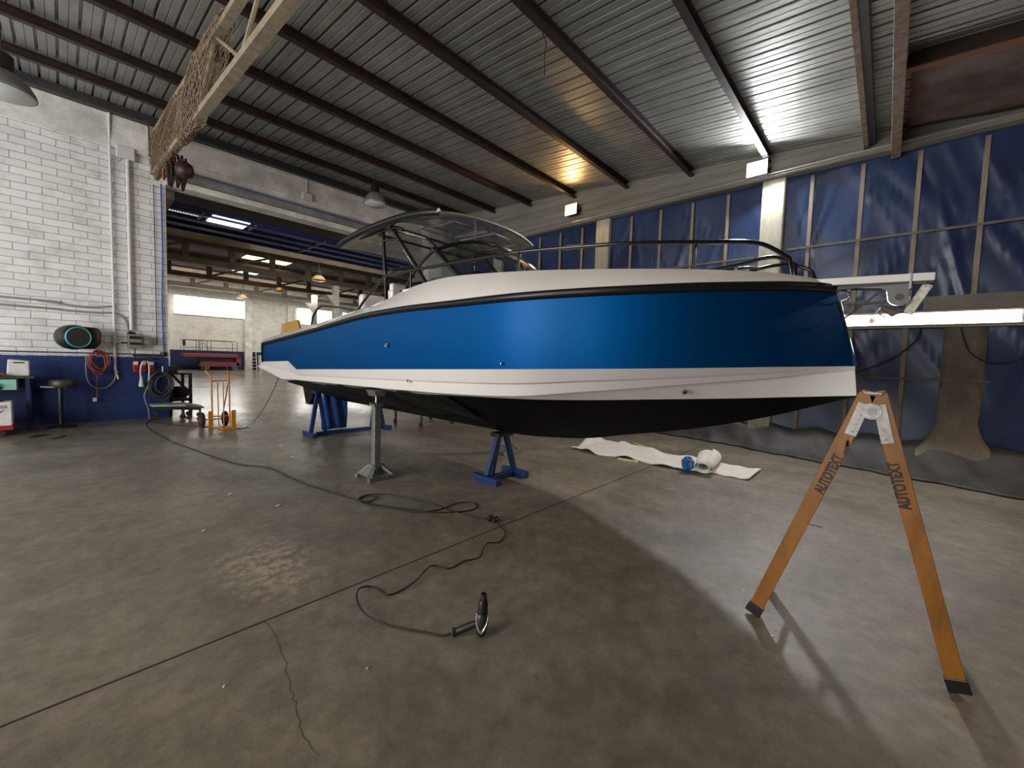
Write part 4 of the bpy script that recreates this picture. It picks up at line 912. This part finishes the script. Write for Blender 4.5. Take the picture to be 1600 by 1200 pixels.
MB().lathe([(.018, 0), (.026, .01), (.026, .05), (.016, .075)], 16, T(2.665, 2.585, .026) @ Matrix.Rotation(radians(90), 4, 'Y') @ T(0, 0, -.04)).build('plug_body', M_plasticb, pl, smooth=50)
MB().lathe([(.016, 0), (.027, .02), (.027, .055), (.02, .06)], 16, T(2.60, 2.62, .027) @ Matrix.Rotation(radians(70), 4, 'Y')).build('coupling', M_plasticb, pl, smooth=50)
cable('power_cable', [(1.17, 11.2, 0), (1.25, 10.9, 0), (1.465, 10.4, 0), (1.773, 9.95, 0), (2.05, 9.55, 0), (2.25, 9.25, .004), (2.35, 9.0, .06), (2.48, 8.9, .22), (2.62, 8.88, .45), (2.76, 8.87, .75), (2.86, 8.86, 1.02), (2.9, 8.86, 1.21)], .007, 'black cable running past the orange hand truck and up to the boat stern', 'cable')
cable('power_cable', [(-.60, 10.45, 0), (-.40, 10.30, 0), (-.246, 10.32, 0), (-.10, 10.25, 0), (-.03, 10.07, 0), (-.134, 9.88, 0), (-.308, 10.0, 0), (-.42, 10.2, 0), (-.30, 10.30, .012), (-.15, 10.36, 0)], .008, 'black cable loop lying beside the red and white welding machine', 'cable')

# masking paper rolled out on the floor by the tarpaulin wall
def sheet(pts_rows, name, m, label, cat):
    o = recentre(MB().grid(pts_rows).build(name, m, smooth=180, recalc=False, solid=.003)); return tag(o, label, cat)
rnd = random.Random(21); rows = []
A0, A1 = Vector((6.45, 4.0)), Vector((6.35, 1.85))
for i in range(40):
    t_ = i/39; c_ = A0.lerp(A1, t_); w_ = .58*(1-.30*t_)+.06*sin(t_*9); row = []
    for j in range(12):
        s_ = -1+2*j/11; z_ = .008+.05*max(0, sin(t_*22+s_*2.3))*(1-t_*.6)*(.4+.6*abs(s_))+.035*max(0, sin(s_*5+t_*7))
        if t_ < .06: z_ += .12*(1-t_/.06)*max(0, sin(s_*2+1))
        row.append((c_.x+s_*w_+.03*sin(t_*17), c_.y+s_*w_*.1, z_))
    rows.append(row)
sheet(rows, 'masking_paper', M_paper, 'long crumpled strip of white masking paper on the floor under the bow', 'paper')
rows = []
for i in range(44):
    t_ = i/43
    if t_ < .30: a_ = 0; px_, pz_ = 6.58, 0; 
    row = []
    for j in range(6):
        s_ = j/5; base_ = Vector((5.88, 1.78)).lerp(Vector((6.70, 1.95)), s_)
        ang = t_*4.4*pi; r_ = .055+.045*t_+.05*s_*t_
        row.append((base_.x+cos(ang)*r_*.35*.3, base_.y-cos(ang)*r_*1.25, .115+.0*s_+sin(ang)*r_*.85))
    rows.append(row)
sheet(rows, 'paper_roll', M_paper, 'loose roll at the near end of the white masking paper, beside the blue wad', 'paper roll')
rows = [[(6.08+.76*j/5, 1.80-.54*i/9+.06*j/5*0, .006+.012*sin(i*.8+j*.3)**2+.05*max(0, (i-7)/2)*.4) for j in range(6)] for i in range(10)]
sheet(rows, 'paper_sheet', M_paper, 'flat white paper flap to the right of the loose roll', 'paper')
mb = MB(); rnd = random.Random(9); rows = []
for i in range(9):
    th = pi*i/8; row = []
    for k in range(14):
        ph = 2*pi*k/14; r_ = .085*(1+rnd.uniform(-.3, .35)); row.append((5.90+r_*sin(th)*cos(ph), 1.98+r_*sin(th)*sin(ph), .085+r_*cos(th)*1.05))
    rows.append(row)
o = recentre(MB().grid(rows, closed=True).build('film_wad', M_bluepaper, smooth=20, recalc=False)); o.location.z = .001
tag(o, 'crumpled wad of blue film lying against the white paper roll', 'wad')
for p, q, lab in (((5.83, 3.02, .012), (5.88, 2.72, .012), 'strip of yellow masking tape on the near edge of the white paper'), ((7.18, 3.42, .012), (6.98, 3.03, .012), 'strip of yellow masking tape on the far edge of the white paper')):
    o = recentre(MB().bar(p, q, .05, .02).build('tape_strip', M_tape)); tag(o, lab, 'tape')
o = recentre(MB().tube([(4.86, .50, .009), (4.85, .36, .009)], .009, 6).build('stick', M_wood)); tag(o, 'short pale stick lying on the floor behind the left ladder leg', 'stick')
for (x, y, s_, lab) in ((1.153, 5.025, .03, 'pale scrap on the open floor left of the long cable'), (1.394, 4.339, .028, 'pale scrap on the floor between the pale stain and the cable loop'), (.753, 4.114, .026, 'pale scrap on the floor far left of the pale stain'), (.452, 2.103, .008, 'pale chip on the near floor left of the crack'), (3.05, .62, .012, 'pale chip on the floor between the two ladder legs'), (2.35, 7.2, .05, 'white scrap on the floor left of the wide trestle'), (2.2, 6.3, .04, 'white scrap on the floor in front of the orange hand truck'), (2.65, .38, .011, 'white chip in the ladder shadow near the left ladder foot'), (.95, 1.75, .008, 'pale chip on the near floor beside the crack')):
    rr = [(x+s_*cos(a)*random.uniform(.4, 1), y+s_*sin(a)*random.uniform(.4, 1), 0) for a in [2*pi*q/6 for q in range(6)]]
    o = recentre(MB().prism(rr, (0, 0, .006)).build('floor_scrap', M_debris)); tag(o, lab, 'scrap')

# ================================================================== HAND TRUCK
h = thing('hand_truck', 'orange hand truck standing upright in front of the bright hall floor', 'hand truck', (2.08, 9.6, 0))
for x, sx in ((1.93, -1), (2.22, 1)):
    MB().tube([(x, 9.65, .03), (x, 9.70, .92)]+crom([(x, 9.70, .92), (x+.0*sx, 9.73, .99), (x-.05 if sx < 0 else x+.01, 9.80, 1.08), (x-.10 if sx < 0 else x+.02, 9.84, 1.14)], 3)[1:], .016, 8).build('side_tube', M_orange, h, smooth=60)
    e = Vector((x-.10 if sx < 0 else x+.02, 9.84, 1.14)); MB().tube([e+Vector((.015*(-sx if sx < 0 else -.3)*0, -.02, -.03)), e+Vector((0, .03, .05))], .023, 10).build('hand_grip', M_plasticb, h, smooth=60)
MB().tube([(1.93, 9.69, .86)]+crom([(1.93, 9.69, .86), (1.95, 9.695, .905), (1.99, 9.70, .92), (2.16, 9.70, .92), (2.20, 9.695, .905), (2.22, 9.69, .86)], 4), .012, 8).build('top_loop', M_orange, h, smooth=60)
for x in (2.03, 2.12): MB().tube([(x, 9.65, .04), (x, 9.70, .92)], .010, 8).build('upright', M_orange, h, smooth=60)
MB().tube([(1.93, 9.66, .22), (2.22, 9.66, .22)], .011, 8).build('cross_tube', M_orange, h, smooth=60)
MB().tube([(2.20, 9.69, .84), (2.14, 9.85, .20)], .010, 8).build('brace', M_darksteel, h, smooth=60)
for x0, x1, xw in ((1.86, 1.94, 1.80), (2.24, 2.32, 2.36)):
    MB().prism([(x0, 9.63, .0), (x1, 9.63, .0), (x1, 9.63, .33), (x0+.01, 9.63, .33), (x0, 9.63, .30)], (0, .02, 0)).build('wheel_guard', M_orange, h, bevel=.003)
for xw in (1.79, 2.17):
    w = MB().lathe([(.05, -.03), (.115, -.04), (.145, -.025), (.15, 0), (.145, .025), (.115, .04), (.05, .03)], 24, T(xw, 9.80, .15) @ Matrix.Rotation(radians(90), 4, 'Y')).build('wheel', M_tire, h, smooth=40)
    MB().lathe([(.012, -.045), (.05, -.032), (.05, .032), (.012, .045)], 16, T(xw, 9.80, .15) @ Matrix.Rotation(radians(90), 4, 'Y')).build('hub', M_redpl, w, smooth=40)
MB().tube([(1.79, 9.80, .15), (2.17, 9.80, .15)], .010, 6).build('axle', M_darksteel, h)
mb = MB()
for x in (1.95, 2.04, 2.12, 2.21): mb.bar((x, 9.64, .012), (x+.10, 9.26, .012), .02, .014)
for q in (0, .5, 1): mb.bar((1.94+.10*q, 9.64-.38*q, .012), (2.22+.10*q, 9.64-.38*q, .012), .02, .014)
mb.build('toe_grate', M_orange, h)
o = recentre(MB().prism([(2.36, 9.35, .0), (2.50, 9.30, 0), (2.53, 9.42, 0), (2.40, 9.46, 0)], (0, 0, .03)).build('crumpled_rag', M_debris, bevel=.01)); tag(o, 'small pale rag on the floor at the tip of the hand truck', 'rag')

# ================================================================== LEFT WALL: PIPES, REEL, SOCKETS
def pipe(pts, r, label, m=M_pipe, name='wall_pipe', k=0, cat='pipe'):
    o = recentre(MB().tube(crom(pts, k) if k else pts, r, 10).build(name, m, smooth=60)); return tag(o, label, cat)
p1 = thing('wall_pipe', 'thinner white pipe on the brick wall, running from beam to blue dado', 'pipe', (.71, 11.74, 1.0))
MB().tube([(.71, 11.75, 1.05), (.71, 11.75, 5.55), (.71, 11.70, 6.2)], .022, 10).build('tube', M_pipe, p1, smooth=60)
for z in (1.6, 2.6, 3.6, 4.6, 5.3): MB().bx(.68, .74, 11.735, 11.8, z, z+.03).build('clip', M_pipe, p1)
p2 = thing('wall_pipe', 'thicker white pipe on the brick wall leading up to the junction box', 'pipe', (.96, 11.74, 1.85))
MB().tube([(.97, 11.75, 1.88), (.97, 11.75, 5.36)], .034, 12).build('tube', M_pipe, p2, smooth=60)
for z in (2.2, 3.2, 4.2, 5.0): MB().bx(.925, 1.015, 11.745, 11.8, z, z+.04).build('clip', M_pipe, p2)
jb = thing('junction_box', 'white junction box under the beam at the top of the thicker pipe', 'box', (.94, 11.72, 5.36))
MB().bx(.80, 1.08, 11.70, 11.8, 5.36, 5.60).build('box', M_pipe, jb, bevel=.01)
MB().bx(.81, 1.07, 11.69, 11.70, 5.37, 5.59).build('lid', M_pipe, jb)
pipe([(.88, 11.72, 5.38), (.85, 11.71, 5.28), (.79, 11.71, 5.27), (.74, 11.72, 5.35)], .009, 'small loop of grey wire between the junction box and the left pipe', M_greypl, 'loop_wire', 5, 'wire')
pipe([(-9.2, 11.77, 2.42), (-.75, 11.77, 2.36), (-.3, 11.77, 2.34), (.19, 11.77, 2.30), (.45, 11.77, 2.31), (.70, 11.77, 2.36)], .016, 'upper grey cable strung along the white brick wall to the left pipe', M_greypl, 'wall_cable', 4, 'cable')
pipe([(-9.2, 11.77, 2.26), (-.75, 11.77, 2.22), (-.06, 11.77, 2.20), (.45, 11.77, 2.20), (.72, 11.77, 2.22), (.86, 11.77, 2.12), (.91, 11.77, 1.95), (.93, 11.77, 1.85)], .018, 'lower grey cable along the white brick wall bending down to the junction casting', M_greypl, 'wall_cable', 4, 'cable')
pipe([(-9.2, 11.77, 1.39), (1.44, 11.77, 1.385)], .013, 'thin blue-grey pipe running just above the blue dado', mat('slate_pipe', (.06, .09, .14), .4), 'wall_pipe')
pipe([(1.49, 11.765, 5.05), (1.495, 11.765, 3.6), (1.47, 11.765, 2.4), (1.49, 11.765, 1.45)], .014, 'blue hose running down the brick wall edge beside the opening', M_bluecord, 'blue_hose', 6, 'hose')
pipe([(1.37, 11.77, 5.0), (1.375, 11.77, 1.6)], .008, 'thin dark cable down the brick wall, left of the blue hose', M_cable, 'wall_cable', 0, 'cable')
o = recentre(MB().lathe([(.05, 0), (.06, .02), (.06, .09), (.04, .10)], 16, T(1.48, 11.72, 1.35)).build('hose_valve', M_plasticb, smooth=40)); tag(o, 'round black valve at the foot of the blue hose', 'valve')
pipe([(1.55, YL-.12, 5.42), (4, YL-.12, 5.40), (6, YL-.12, 5.38), (9, YL-.12, 5.38)], .014, 'blue hose running along the beam above the opening', M_bluecord, 'blue_hose', 3, 'hose')
lb = thing('junction_box', 'white junction box with its conduit on the beam above the opening', 'box', (4.45, 11.7, 5.6))
MB().bx(4.36, 4.60, 11.66, 11.75, 5.60, 5.78).build('box', M_pipe, lb, bevel=.008)
MB().tube([(4.47, 11.71, 5.78), (4.47, 11.71, 6.16)], .018, 8).build('conduit', M_pipe, lb, smooth=60)

hr = thing('hose_reel', 'black wall-mounted hose reel with a cyan ring on the white brick wall', 'hose reel', (.30, 11.6, 1.45))
Rr = Matrix.Rotation(radians(90), 4, 'X')
MB().lathe([(.02, -.15), (.19, -.15), (.215, -.12), (.235, 0), (.225, .12), (.19, .15), (.02, .15)], 32, T(.12, 11.36, 1.68) @ RZ(radians(28)) @ Rr).build('drum_case', M_plasticb, hr, smooth=40)
MB().bx(.04, .30, 11.42, 11.72, 1.49, 1.85).build('wall_bracket', M_plasticb, hr, bevel=.03)
MB().prism([(.15, 11.40, 1.90), (.45, 11.40, 1.88), (.51, 11.40, 1.80), (.50, 11.40, 1.58), (.42, 11.40, 1.47), (.15, 11.40, 1.46)], (0, .30, 0)).build('hose_outlet', M_plasticb, hr, bevel=.025)
MB().bx(.41, .495, 11.394, 11.399, 1.62, 1.84).build('outlet_panel', M_darksteel, hr, bevel=.01)
mb = MB(); mb.tube([T(.12, 11.36, 1.68) @ RZ(radians(28)) @ Vector((.185*cos(a), -.155, .185*sin(a))) for a in [2*pi*q/40 for q in range(40)]], .014, 8, closed=True)
mb.build('cyan_ring', M_cyan, hr, smooth=80)
MB().lathe([(.175, 0), (.175, .012), (.02, .016)], 32, T(.12, 11.36, 1.68) @ RZ(radians(28)) @ T(0, -.15, 0) @ Rr).build('centre_disc', mat('charcoal_disc', (.045, .045, .045), .6), hr)
MB().bx(.445, .47, 11.386, 11.396, 1.68, 1.76).build('status_light', M_redpl, hr)
mb = MB()
rnd = random.Random(4)
for k in range(6):
    cx, cz, rx, rz = .48+rnd.uniform(-.03, .03), 1.22+rnd.uniform(-.05, .05), .11+rnd.uniform(-.02, .03), .19+rnd.uniform(-.03, .04)
    mb = MB().tube([(cx+rx*cos(a), 11.68-.012*k+.01*sin(a), cz+rz*sin(a)) for a in [2*pi*q/28 for q in range(28)]], .011, 6, closed=True)
    mb.build('coil', M_redhose, hr, smooth=80)
pipe([(.45, 11.7, 1.18), (.44, 11.7, .9), (.43, 11.7, .50)], .009, 'red hose end hanging down the blue dado with a white coupling', M_redhose, 'air_hose', 4, 'hose')
o = recentre(MB().bx(.37, .43, 11.68, 11.74, .415, .49).build('hose_coupling', M_whitepl, bevel=.008)); tag(o, 'small white coupling at the end of the hanging red hose', 'coupling')
pipe([(.30, 11.74, 1.35), (.29, 11.74, 1.0), (.33, 11.74, .78), (.45, 11.74, .68), (.58, 11.74, .70), (.69, 11.74, .84), (.73, 11.74, 1.05)], .010, 'pale hose hanging in a big loop on the blue dado under the reel', M_greypl, 'air_hose', 6, 'hose')
av = thing('air_valve', 'grey air valve with a brass nipple at the foot of the left pipe', 'valve', (.72, 11.74, .86))
MB().tube([(.71, 11.75, 1.06), (.72, 11.745, .95)], .016, 8).bx(.70, .745, 11.72, 11.77, .98, 1.03).build('valve_body', M_greypl, av)
MB().tube([(.735, 11.74, .95), (.75, 11.735, .86)], .012, 8).build('nipple', mat('brass', (.5, .36, .14), .35, metal=.8), av)

cs = thing('motor_casting', 'khaki junction casting with a black knob at the foot of the right pipe', 'box', (1.03, 11.6, 1.48))
MB().bx(.90, 1.12, 11.55, 11.78, 1.50, 1.80).build('casing', M_khaki, cs, bevel=.015)
MB().bx(.92, 1.10, 11.53, 11.56, 1.70, 1.76).bx(.92, 1.10, 11.53, 11.56, 1.58, 1.63).build('cooling_rib', M_plasticb, cs)
MB().bx(1.12, 1.24, 11.58, 11.74, 1.60, 1.76).build('side_box', M_khaki, cs, bevel=.01)
MB().lathe([(.06, 0), (.075, .02), (.05, .05)], 14, T(.96, 11.66, 1.80)).build('top_gland', M_plasticb, cs, smooth=50)
MB().tube([(.90, 11.60, 1.62), (.80, 11.58, 1.61)], [.012, .02], 8).build('side_knob', M_plasticb, cs, smooth=50)
pipe([(1.0, 11.56, 1.52), (1.0, 11.57, 1.40), (1.01, 11.62, 1.27)], .010, 'black cable from the khaki casting down to the red sockets', M_cable, 'power_lead', 4, 'cable')
o = recentre(MB().bx(.98, 1.45, 11.74, 11.8, 1.33, 1.37).bx(1.0, 1.3, 11.73, 11.8, 1.28, 1.31).build('cable_rail', M_darksteel)); tag(o, 'dark cable rail above the three red sockets', 'rail')
def socket_(x):
    t = thing('industrial_socket', 'x', 'socket', (x, 11.72, 1.0), 'red industrial sockets')
    MB().bx(x-.045, x+.045, 11.70, 11.80, 1.06, 1.22).build('socket_box', M_redpl, t, bevel=.008)
    MB().bx(x-.035, x+.035, 11.69, 11.71, 1.16, 1.23).build('cover', M_whitepl, t)
    MB().lathe([(.04, 0), (.045, .05), (.03, .06)], 14, T(x, 11.72, 1.03) @ Matrix.Rotation(radians(60), 4, 'X')).build('socket_cap', M_redpl, t, smooth=50)
    return t
sk = socket_(1.02); sk['label'] = 'leftmost red industrial socket on the blue dado under the dark rail'
dup(sk, (.125, 0, 0), 'middle red industrial socket on the blue dado, between the white leads')
dup(sk, (.25, 0, 0), 'rightmost red industrial socket on the blue dado, near the black cable coil')
pipe([(1.16, 11.66, 1.24), (1.11, 11.64, 1.2), (1.085, 11.64, 1.05), (1.09, 11.65, .90)], .014, 'white lead hanging from the sockets with a fat white plug', M_whitepl, 'white_lead', 5, 'cable')
o = recentre(MB().lathe([(.040, 0), (.045, .03), (.032, .11), (.016, .22)], 14, T(1.095, 11.65, .70)).build('white_plug', M_whitepl, smooth=50)); tag(o, 'fat white plug hanging upside down on the blue dado', 'plug')
pipe([(1.19, 11.62, 1.24), (1.215, 11.61, 1.2), (1.225, 11.64, 1.05), (1.22, 11.65, .90), (1.21, 11.66, .72)], .014, 'white lead hanging right of the fat white plug', M_whitepl, 'white_lead', 5, 'cable')
pipe([(1.21, 11.66, .74), (1.17, 11.66, .62), (1.14, 11.66, .50), (1.16, 11.66, .36), (1.2, 11.66, .2), (1.2, 11.5, .02)], .010, 'thin grey cable trailing from the white lead to the floor', M_greypl, 'grey_cable', 5, 'cable')
cc = thing('cable_coil', 'big coil of black cable hanging on a white hook where the blue dado ends', 'cable coil', (1.43, 11.68, .40))
rnd = random.Random(8)
for k in range(9):
    cx, cz, rx, rz = 1.43+rnd.uniform(-.05, .05), .73+rnd.uniform(-.06, .06), .19+rnd.uniform(-.05, .05), .25+rnd.uniform(-.06, .06)
    MB().tube([(cx+rx*cos(a), 11.70-.014*k+.012*sin(2*a+k), cz+rz*sin(a)) for a in [2*pi*q/32 for q in range(32)]], .012, 6, closed=True).build('coil_turn', mat('grey_black_cable', (.035, .037, .036), .45), cc, smooth=80)
MB().bx(1.425, 1.445, 11.56, 11.8, 1.0, 1.02).bx(1.425, 1.445, 11.56, 11.58, 1.0, 1.14).build('hook', M_whitepl, cc)

# black steel table and dolly at the wall end
tb = thing('steel_table', 'black steel work table standing just inside the opening behind the cable coil', 'table', (1.85, 12.5, 0))
MB().bx(1.62, 2.05, 12.2, 13.2, .93, .97).build('table_top', M_darksteel, tb, bevel=.005)
for x, y in ((1.65, 12.23), (2.02, 12.23), (1.65, 13.17), (2.02, 13.17)): MB().bx(x-.03, x+.03, y-.03, y+.03, 0, .93).build('leg', M_darksteel, tb)
MB().bar((1.68, 12.25, .93), (2.0, 12.25, .50), .05, .04, up=(0, 1, 0)).bx(1.65, 2.02, 12.2, 12.26, .30, .36).build('brace', M_darksteel, tb)
MB().bx(1.66, 2.0, 12.3, 13.1, .33, .36).build('shelf', M_darksteel, tb)
o = recentre(MB().bx(1.63, 1.80, 12.3, 12.6, .972, 1.12).build('parts_tray', mat('olive_box', (.10, .11, .04), .5), bevel=.01)); tag(o, 'olive box on the black steel table at the wall end', 'box')
o = recentre(MB().lathe([(.14, 0), (.17, .04), (.17, .2), (.10, .25)], 18, T(1.9, 12.75, .362)).build('shop_motor', M_darksteel, smooth=50)); tag(o, 'dark round motor on the lower shelf of the black steel table', 'motor')
dl = thing('dolly', 'low grey dolly with castors on the floor under the cable coil', 'dolly', (1.62, 11.4, 0))
MB().prism([(1.22, 11.35, .29), (1.75, 11.15, .29), (2.12, 11.35, .20), (2.14, 11.85, .20), (1.8, 11.72, .29), (1.22, 11.70, .29)], (0, 0, .035)).build('platform', mat('grey_board_top', (.30, .30, .28), .6, var=.2), dl, bevel=.004)
MB().bar((1.26, 11.45, .25), (2.08, 11.45, .18), .04, .05).bar((1.26, 11.65, .25), (2.08, 11.7, .18), .04, .05).build('frame', M_darksteel, dl)
for x, y in ((1.28, 11.42), (1.72, 11.25), (2.05, 11.45), (1.9, 11.72)):
    cst = MB().bar((x, y, .20), (x+.02, y, .07), .05, .03).build('castor_fork', M_darksteel, dl)
    MB().tube([(x-.0, y-.02, .055), (x, y+.02, .055)], .055, 14).build('castor_wheel', M_tire, cst, smooth=50)

# ================================================================== LEFT WALL: BENCH, STOOL, MACHINES
be = thing('workbench', 'navy workbench with a mint green drawer against the brick wall at the left edge', 'workbench', (-1.1, 11.3, 0))
MB().bx(-1.9, -.36, 11.04, 11.7, .92, .96).build('bench_top', M_darksteel, be, bevel=.005)
for x, y in ((-.44, 11.08), (-.44, 11.62), (-1.85, 11.08), (-1.85, 11.62)): MB().bx(x-.025, x+.025, y-.025, y+.025, 0, .92).build('leg', M_wallblue, be)
dr = MB().bx(-1.2, -.56, 11.025, 11.5, .73, .91).build('drawer', M_mint, be, bevel=.006)
MB().tube(crom([(-.88, 11.02, .74), (-.88, 10.995, .80), (-.84, 10.985, .84), (-.78, 10.985, .84), (-.74, 10.995, .80), (-.74, 11.02, .74)], 4), .012, 8).build('handle', M_plasticb, dr, smooth=60)
MB().bx(-1.8, -.47, 11.0, 11.6, .18, .22).build('lower_shelf', M_wallblue, be)
MB().bx(-1.8, -.48, 11.55, 11.6, .22, .9).build('back_panel', M_wallblue, be)
bxw = thing('white_case', 'white metal case with a dark carry slot on the workbench', 'case', (-.52, 11.35, .96))
MB().prism([(-.68, 11.2, .962), (-.42, 11.2, .962), (-.42, 11.2, 1.22), (-.66, 11.2, 1.25)], (0, .3, 0)).build('body', M_whitepl, bxw, bevel=.012)
MB().bx(-.60, -.48, 11.19, 11.2, 1.185, 1.205).build('carry_slot', M_plasticb, bxw)
o = recentre(MB().lathe([(.11, 0), (.11, .02), (.085, .05), (.02, .065)], 20, T(-.80, 11.12, .962)).build('red_disc', mat('bright_red_plastic', (.55, .03, .05), .4), smooth=50)); tag(o, 'round red lid lying on the workbench in front of the white case', 'lid')
o = recentre(MB().tube(crom([(-1.2, 11.15, .985), (-1.1, 11.25, 1.03), (-.95, 11.3, 1.05), (-.8, 11.36, .985)], 5), .022, 8).build('black_strap', M_plasticb, smooth=60)); tag(o, 'black strap lying on the workbench behind the red lid', 'strap')
so = thing('bar_stool', 'black swivel stool with a round seat in front of the blue dado', 'stool', (-.06, 11.25, 0))
MB().lathe([(.02, .74), (.16, .74), (.19, .77), (.19, .84), (.17, .88), (.02, .885)], 28, T(-.02, 11.25, 0)).build('seat', mat('worn_black_vinyl', (.035, .035, .03), .45), so, smooth=50)
MB().prism([(-.30, 11.15, .755), (.02, 11.1, .735), (.02, 11.4, .735), (-.30, 11.35, .755)], (0, 0, .02)).build('foot_plate', M_greyconc, so)
MB().lathe([(.035, .03), (.035, .74)], 14, T(-.06, 11.25, 0)).build('column', M_plasticb, so, smooth=60)
MB().lathe([(.02, .06), (.10, .04), (.20, .015), (.205, 0)], 28, T(-.06, 11.25, 0)).build('base_plate', M_plasticb, so, smooth=50)
wm = thing('welding_machine', 'red and white wheeled welding machine cut by the left edge', 'machine', (-.85, 10.75, 0))
MB().bx(-1.3, -.60, 10.6, 10.94, .17, .56).build('cabinet', M_whitepl, wm, bevel=.012)
MB().bx(-1.32, -.585, 10.58, 10.96, .095, .165).build('base_skirt', M_redpl, wm, bevel=.01)
MB().bx(-1.1, -.66, 10.592, 10.6, .46, .51).build('vent_panel', M_greypl, wm)
MB().prism([(-.90, 10.596, .40), (-.72, 10.596, .415), (-.68, 10.596, .45), (-.73, 10.596, .385), (-.90, 10.596, .375)], (0, -.004, 0)).build('red_emblem', M_redpl, wm)
MB().bx(-.80, -.70, 10.7, 10.9, .56, .575).build('top_handle', M_plasticb, wm, bevel=.004)
for x in (-.72, -1.2):
    for y in (10.65, 10.9): MB().tube([(x, y-.02, .048), (x, y+.02, .048)], .048, 14).build('castor', M_tire, wm, smooth=50)

# ================================================================== FAR HALL THINGS
sl = thing('scissor_lift', 'dark red scissor lift with a railed platform against the far wall', 'scissor lift', (7.8, 39.3, 0))
MB().bx(7.0, 9.6, 38.7, 39.9, .28, .62).build('chassis', M_redlift, sl, bevel=.03)
MB().bx(6.0, 9.5, 38.6, 40.0, 1.02, 1.28).build('platform', M_redlift, sl, bevel=.02)
MB().bx(9.35, 9.7, 38.7, 39.9, .28, .98).build('step_box', M_redlift, sl, bevel=.02)
for z0, z1 in ((.64, .82), (.82, 1.0)):
    for y in (38.85, 39.75):
        MB().bar((7.0, y, z0), (9.3, y, z1), .06, .10).build('scissor_arm', M_darksteel, sl); MB().bar((7.0, y+.07, z1), (9.3, y+.07, z0), .06, .10).build('scissor_arm', M_redlift, sl)
for x in (7.35, 9.25):
    for y in (38.72, 39.86): MB().tube([(x, y-.09, .24), (x, y+.09, .24)], .24, 20).build('wheel', mat('grey_tyre', (.09, .085, .08), .6), sl, smooth=50)
for y in (38.65, 39.95):
    MB().tube([(6.03, y, 1.28), (6.03, y, 2.3), (9.3, y, 2.3), (9.42, y, 2.2), (9.42, y, 1.28)], .022, 6).build('guard_rail', M_darksteel, sl)
    MB().tube([(6.03, y, 1.75), (9.42, y, 1.75)], .018, 6).build('mid_rail', M_darksteel, sl)
    for x in (7.0, 7.15, 7.7): MB().tube([(x, y, 1.28), (x, y, 2.3)], .02, 6).build('rail_post', M_darksteel, sl)
MB().tube([(7.25, 38.65, 2.15), (7.6, 38.65, 1.4)], .018, 6).build('gate_bar', M_darksteel, sl)
MB().bx(5.98, 6.14, 38.6, 38.9, 1.85, 2.25).build('control_box', M_plasticb, sl, bevel=.02)
fl2 = thing('white_ladder', 'white rung ladder leaning on the far wall right of the red scissor lift', 'ladder', (11.0, 40.2, 0))
for x in (10.75, 11.25): MB().bar((x, 40.2, 0), (x, 40.55, 2.1 if x > 11 else 1.2), .05, .05).build('stile', M_whitepl, fl2)
for k in range(4): MB().bar((10.75, 40.25+.05*k, .2+.28*k), (11.25, 40.25+.05*k, .2+.28*k), .04, .04).build('rung', M_whitepl, fl2)
cb = thing('grey_cabinet', 'pale cabinet against the far wall beside the boat stern', 'cabinet', (12.0, 40.3, 0))
MB().bx(11.45, 12.6, 40.0, 40.65, 0, 1.28).build('body', M_plaster, cb, bevel=.02)
MB().bx(11.42, 12.63, 39.97, 40.68, 1.28, 1.34).build('top', M_darksteel, cb)
MB().bx(11.55, 12.5, 39.985, 40.0, .1, 1.2).build('door', M_greypl, cb)
